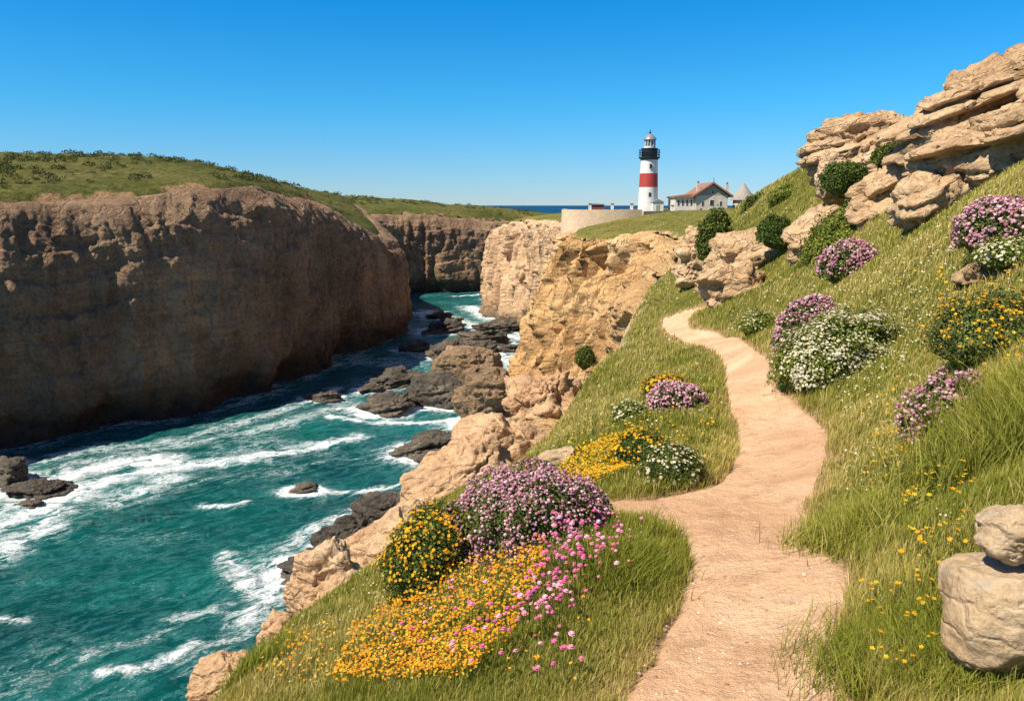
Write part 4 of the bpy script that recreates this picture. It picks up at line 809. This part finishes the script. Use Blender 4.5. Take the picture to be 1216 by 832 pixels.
place_flowers(pk, [([(608, 770), (622, 700), (665, 660), (735, 655), (745, 690), (700, 715), (680, 760), (640, 780)], 185), ([(530, 832), (540, 790), (640, 765), (700, 800), (690, 832)], 45), ([(640, 700), (700, 650), (790, 660), (700, 760)], 26), ([(450, 800), (560, 700), (620, 700), (560, 800)], 22)])
yk = [proto_flower('yellow_flower', 'bright yellow flower in the long grass near the big pale boulder', 'flower', 'yellow flowers in the long grass near the big pale boulder', FIVE, [YEL[i % 3]], .0105, .13 + .015 * i, (.5, .25, .01)) for i in range(4)]
place_flowers(yk, [([(1020, 760), (1040, 690), (1130, 640), (1165, 610), (1150, 700), (1110, 740), (1100, 832), (1040, 832)], 85), ([(1040, 640), (1090, 590), (1170, 600), (1100, 660)], 40)])

# ------------------------------------------------------------------ loose stones on the path
for k, (px, py, s) in enumerate([(842, 760, .022), (836, 826, .04), (900, 690, .015), (930, 655, .018), (760, 832, .03), (905, 625, .02), (860, 700, .012), (935, 790, .014), (812, 738, .012), (965, 745, .02), (880, 560, .016), (900, 815, .012), (948, 700, .013)]):
    h = hit(px, py)[0]; rock('pebble', (h[0], h[1], h[2] + s * .15), (s, s * .8, s * .45), M_pale, ['pale pebble lying on the bare earth of the path'][0], cat='pebble', seed=150 + k, sub=3, led=.02, crack=0, rot=(0, 0, random.uniform(0, 3)), group='pale pebbles on the path')
# embedded grit
q = poly_pts([(745, 832), (815, 660), (870, 560), (880, 500), (960, 500), (985, 640), (1015, 832)], 1500); Hh = hit(q[:, 0], q[:, 1]); kk = pathd(Hh[:, 0], Hh[:, 1]) < .05; Hh = Hh[kk]; Hh[:, 2] = gnd(Hh[:, 0], Hh[:, 1]) + .016
m = scatter(_v1 * [[1, .8, .4]], _f1, Hh, np.tile([[0, 0, 1.]], (len(Hh), 1)), rng.exponential(.0022, len(Hh)) + .0012, vary([(.55, .38, .26), (.62, .48, .36), (.30, .18, .11)], len(Hh), .2))
tag(mesh_np('gravel', m[0], m[1], M_petal, cols=m[2]), 'fine grit scattered over the sandy path', kind='stuff')
# scrub across the inlet
sc_ = []
T = rng.uniform(R(-37), R(2), 2600); r = rng.uniform(112, 420, 2600); x, y = r * np.sin(T), r * np.cos(T); d, _ = seg_dist(np.c_[x, y], LR[:, :2]); m = inside(np.c_[x, y], LPOLY) & (d > 4) & (fbm(x * .03, y * .03, 0, 240, 3) > -.25 + 0.15 * (r > 240)); x, y = x[m], y[m]
zz = left(x, y); per = 60; rad = rng.uniform(.5, 1.5, len(x)) ** 1.5
D = rng.normal(size=(len(x), per, 3)); D /= np.linalg.norm(D, axis=2)[..., None]; D[..., 2] = np.abs(D[..., 2]) * .55; D *= rng.uniform(.5, 1, D.shape[:2])[..., None]
Pq = (np.c_[x, y, zz][:, None] + D * rad[:, None, None]).reshape(-1, 3)
m = scatter(*LEAF, Pq, D.reshape(-1, 3) + rng.normal(size=(len(Pq), 3)) * .5, np.repeat(rad, per) * .30, np.repeat(vary([(.05, .065, .015), (.07, .08, .02), (.10, .10, .03)], len(x)), per, 0) * rng.uniform(.8, 1.2, (len(Pq), 1)))
tag(mesh_np('scrub', m[0], m[1], M_leaf, cols=m[2], smooth=False), 'low dark scrub dotted over the plateau across the inlet', kind='stuff')

# ------------------------------------------------------------------ lighthouse
M_white = plain('white paint', (.74, .73, .69), .6, 0, .25, .7, .02); M_red = plain('red paint', (.42, .05, .035), .55, 0, .2, .8); M_black = plain('black paint', (.012, .014, .022), .4)
M_glass = plain('lantern glass', (.10, .13, .15), .08); M_grey = plain('grey metal roof', (.22, .23, .24), .4, 0, .2); M_roof = plain('rust roof tiles', (.30, .15, .10), .8, 0, .4, 1.5, .05); M_wallc = plain('weathered render', (.62, .54, .44), .9, 0, .45, 1.2, .05)
M_gable = plain('grey boarding', (.34, .30, .26), .9, 0, .4, 2); M_trim = plain('pale trim', (.66, .62, .55), .7); M_dwin = plain('window glass', (.03, .035, .045), .15); M_brick = plain('red brick', (.26, .09, .06), .9, 0, .3, 4)
YL = 192; kL = YL / FPX; base = at(769, 251, YL); ground_z = gnd(base[0], base[1])[0]
lt = empty('lighthouse', (base[0], base[1], base[2]), 'white lighthouse with one red band and a black gallery on the headland', 'lighthouse')
def zrow(r): return (251 - r) * kL
def rt(r): return np.interp(r, [192, 251], [9.6, 11.8]) * kL
def seg(name, ra, rb, mat, extra=0): return bm_obj(name, lathe([(rt(ra) + extra, zrow(ra) + (-1.5 if ra > 250 else 0)), (rt(rb) + extra, zrow(rb))], 48), mat, lt, True)
seg('tower_base', 251, 223.5, M_white); seg('red_band', 223.5, 208, M_red, .012); seg('tower_top', 208, 190.5, M_white)
bm_obj('gallery', lathe([(rt(192), zrow(193)), (2.35, zrow(191.4)), (2.6, zrow(190.6)), (2.6, zrow(189.6)), (1.9, zrow(189.6))], 48), M_black, lt, True)
bm_obj('watch_room', lathe([(1.95, zrow(189.7)), (1.95, zrow(180.6)), (2.1, zrow(180.4)), (2.1, zrow(179.9))], 32), M_black, lt, True)
rl = bmesh.new()
for i in range(20):
    a = i / 20 * 6.283; x, y = 2.5 * math.cos(a), 2.5 * math.sin(a); box(rl, x - .05, x + .05, y - .05, y + .05, zrow(189.6), zrow(181.5))
for zz_ in (zrow(181.7), zrow(184.3), zrow(187)):
    for i in range(40):
        a, b_ = i / 40 * 6.283, (i + 1) / 40 * 6.283; v = [rl.verts.new((rr_ * math.cos(t), rr_ * math.sin(t), z)) for t in (a, b_) for rr_ in (2.45, 2.56) for z in (zz_ - .06, zz_ + .06)]
        for f in ((0, 1, 5, 4), (2, 3, 7, 6), (0, 2, 6, 4), (1, 3, 7, 5)): rl.faces.new([v[j] for j in f])
bm_obj('railing', rl, M_black, lt)
bm_obj('lantern_room', lathe([(1.42, zrow(180)), (1.42, zrow(177.8)), (1.36, zrow(177.7))], 12), M_white, lt)
bm_obj('lantern_glass', lathe([(1.28, zrow(177.8)), (1.28, zrow(170.6))], 12), M_glass, lt)
lb = bmesh.new()
for i in range(12):
    a = i / 12 * 6.283; x, y = 1.33 * math.cos(a), 1.33 * math.sin(a); box(lb, x - .07, x + .07, y - .07, y + .07, zrow(177.8), zrow(170.4))
bm_obj('glazing_bars', lb, M_white, lt)
bm_obj('lamp', lathe([(.3, zrow(177.5)), (.55, zrow(175.5)), (.55, zrow(173)), (.3, zrow(171.5))], 16), M_trim, lt, True)
bm_obj('dome', lathe([(1.62, zrow(170.5)), (1.6, zrow(170)), (1.25, zrow(167.2)), (.75, zrow(165)), (.3, zrow(163.6)), (.12, zrow(163.2))], 24), M_grey, lt, True)
bm_obj('finial', lathe([(.28, zrow(163.6)), (.28, zrow(161.8)), (.10, zrow(161.4)), (.05, zrow(158.5))], 12), M_black, lt, True)
for zz_, r_ in ((zrow(200), 0), (zrow(232), 0)):
    w = bmesh.new(); rr_ = 2.3; box(w, -.28, .28, -rr_ - .12, -rr_ + .4, zz_ - .5, zz_ + .5); bm_obj('window', w, M_dwin, lt)
po = bmesh.new(); box(po, .5, 3.1, -4.2, -1.6, -1.5, 2.25); pch = bm_obj('porch', po, M_white, lt)
pr_ = bmesh.new(); prism(pr_, [(.3, 2.25), (3.3, 2.25), (1.8, 2.95)], -4.4, -1.7); bm_obj('porch_roof', pr_, M_grey, lt)
dr = bmesh.new(); box(dr, 1.3, 2.2, -4.24, -4.1, -.2, 1.6); bm_obj('door', dr, M_gable, lt)
# keeper's house
YH = 186; kH = YH / FPX; hb = at(845, 254, YH); hs_ = empty('keepers_house', tuple(hb), 'weathered stone house with a rust coloured gabled roof and low left wing beside the lighthouse', 'house')
def X(px): return (px - 845) * kH
def Z(py): return (254 - py) * kH
w = bmesh.new(); prism(w, [(X(826), -2), (X(863), -2), (X(863), Z(233)), (X(826), Z(233))], 0, 11); bm_obj('wall', w, M_wallc, hs_)
w = bmesh.new(); prism(w, [(X(826), Z(233)), (X(863), Z(233)), (X(845), Z(220.5))], 0.0, 11); bm_obj('gable', w, M_gable, hs_)
for sgn, xa in ((-1, X(821.5)), (1, X(868.5))):
    w = bmesh.new(); xm = X(845); za, zm = Z(235.0), Z(219.6); prism(w, [(xa, za), (xm, zm), (xm, zm + .42), (xa, za + .42)], -.75, 11.5); bm_obj('roof', w, M_roof, hs_)
w = bmesh.new(); prism(w, [(X(803), -2), (X(825.6), -2), (X(825.6), Z(235)), (X(803), Z(235))], 1.2, 9.5); bm_obj('wing_wall', w, M_trim, hs_)
w = bmesh.new(); prism(w, [(X(801.5), Z(235.5)), (X(827), Z(235.5)), (X(827), Z(231)), (X(823), Z(231)), (X(801.5), Z(234))], .7, 10); bm_obj('wing_roof', w, M_roof, hs_)
def win(x, y, ww, hh, yf, dark=True):
    f = bmesh.new(); box(f, X(x) - ww / 2 - .1, X(x) + ww / 2 + .1, yf - .06, yf + .1, Z(y) - hh / 2 - .1, Z(y) + hh / 2 + .1); fo_ = bm_obj('window', f, M_trim if dark else M_gable, hs_)
    p = bmesh.new(); box(p, X(x) - ww / 2, X(x) + ww / 2, yf - .1, yf + .05, Z(y) - hh / 2, Z(y) + hh / 2); bm_obj('pane', p, M_dwin, fo_)
for a_ in ((844.5, 241, .85, 1.2, 0), (834, 242, .45, 1.0, 0), (855, 242, .4, 1.0, 0), (845, 229, .5, .7, 0), (832, 250, .5, .9, 0), (852, 250, .4, .8, 0)): win(*a_)
for x_ in (807, 812, 817, 822): win(x_, 241, .38, 1.2, 1.2)
for cx_, y0_, rr0, rr1 in ((831, 2.5, 231, 218.5), (868.5, 5, 236, 219.5)):
    w = bmesh.new(); box(w, X(cx_) - .35, X(cx_) + .35, y0_, y0_ + .7, Z(rr0), Z(rr1)); ch_ = bm_obj('chimney', w, M_wallc, hs_)
    w = bmesh.new(); lathe([(.22, Z(rr1)), (.28, Z(rr1) + .25), (.18, Z(rr1) + .5)], 10, w, (X(cx_), y0_ + .35)); bm_obj('chimney_pot', w, M_brick, ch_)
w = bmesh.new(); lathe([(.12, Z(220)), (.16, Z(217.5)), (.06, Z(216.5)), (.10, Z(215)), (.03, Z(212))], 10, w, (X(845), -.6)); bm_obj('finial', w, M_brick, hs_)
rb = at(882, 245, 190); rr = empty('roundhouse', tuple(rb), 'round tower with a conical grey roof peeping over the slope behind the house', 'tower')
bm_obj('wall', lathe([(2.4, -4), (2.4, 1.6)], 24), M_wallc, rr, True); bm_obj('roof', lathe([(3.0, 1.5), (2.95, 1.8), (1.4, 3.8), (.1, 5.6)], 24), M_gable, rr, True)
# retaining wall, parapet, posts, shed
def wall_strip(name, P, zt, zb, th, mat, label, cat):
    P = smooth_line(np.array(P, float), 8); t = np.gradient(P, axis=0); t /= np.linalg.norm(t, axis=1)[:, None]; nr = np.c_[-t[:, 1], t[:, 0]]; n = len(P)
    A = P - nr * th / 2; B = P + nr * th / 2; Ab = P - nr * (th / 2 + .25); V = np.vstack([np.c_[Ab, np.full(n, zb)], np.c_[A, np.full(n, zt)], np.c_[B, np.full(n, zt)], np.c_[B, np.full(n, zb)]])
    i = np.arange(n - 1); F = np.vstack([np.c_[i + k * n, i + 1 + k * n, i + 1 + (k + 1) * n, i + (k + 1) * n] for k in range(3)] + [[(0, n, 2 * n, 3 * n)], [(4 * n - 1, 3 * n - 1, 2 * n - 1, n - 1)]])
    return tag(mesh_np(name, V, F, mat, smooth=False, loc=(P[0, 0], P[0, 1], zb)), label, cat)
def wall_mat():
    m, nt, p = newmat('rubble masonry'); b = NB(nt); geo = b.n('ShaderNodeNewGeometry'); P = geo.outputs['Position']
    v = b.n('ShaderNodeTexVoronoi'); v.feature = 'DISTANCE_TO_EDGE'; v.inputs['Scale'].default_value = 1.6; b.l(b.map(P, (1, 1, 1.7)), v.inputs['Vector']); n = b.noise(P, 1.2, 6, .65)
    c = b.ramp(n, [(.3, (.58, .42, .27)), (.7, (.70, .54, .37))]); c = b.mix(b.mapr(v.outputs[0], 0, .06, .3, 0), c, (.25, .17, .11)); b.l(c, p.inputs['Base Color']); p.inputs['Roughness'].default_value = .95
    b.l(b.bump(v.outputs[0], .06), p.inputs['Normal']); return m
M_wall = wall_mat()
def g2(px, Y): return at(px, 250, Y)[:2]
ZT = at(700, 249, 160)[2]
wall_strip('retaining_wall', [g2(673, 186), g2(669, 172), g2(672, 166), g2(684, 163.5), g2(712, 162), g2(740, 162), g2(762, 163)], ZT, ZT - 8.5, .7, M_wall, 'curved pale stone retaining wall below the lighthouse terrace', 'wall')
wall_strip('parapet', [g2(763, 164), g2(785, 168), g2(806, 172)], ZT - .35, ZT - 3, .5, M_wall, 'low stone parapet running from the retaining wall to the house', 'wall')
for px in (700.5, 727, 750, 798.5):
    x, y = g2(px, 162.6 if px < 760 else 171); zt = ZT if px < 760 else ZT - .35
    ps = empty('post', (x, y, zt), '%s white post with a brown cap on the terrace wall' % {700.5: 'leftmost', 727: 'second', 750: 'third'}.get(px, 'rightmost'), 'post', 'white posts on the terrace wall')
    w = bmesh.new(); box(w, -.28, .28, -.28, .28, 0, 1.05); bm_obj('shaft', w, M_white, ps); w = bmesh.new(); box(w, -.34, .34, -.34, .34, 1.05, 1.3); bm_obj('cap', w, M_roof, ps)
sp = at(709.5, 249, 168); shd = empty('shed', tuple(sp), 'small low red shed on the terrace behind the wall', 'shed')
w = bmesh.new(); box(w, -1.4, 1.4, 0, 2, -2, 1.05); bm_obj('wall', w, M_brick, shd); w = bmesh.new(); prism(w, [(-1.6, 1.05), (1.6, 1.05), (1.6, 1.2), (-1.6, 1.35)], -.2, 2.2); bm_obj('roof', w, M_gable, shd)
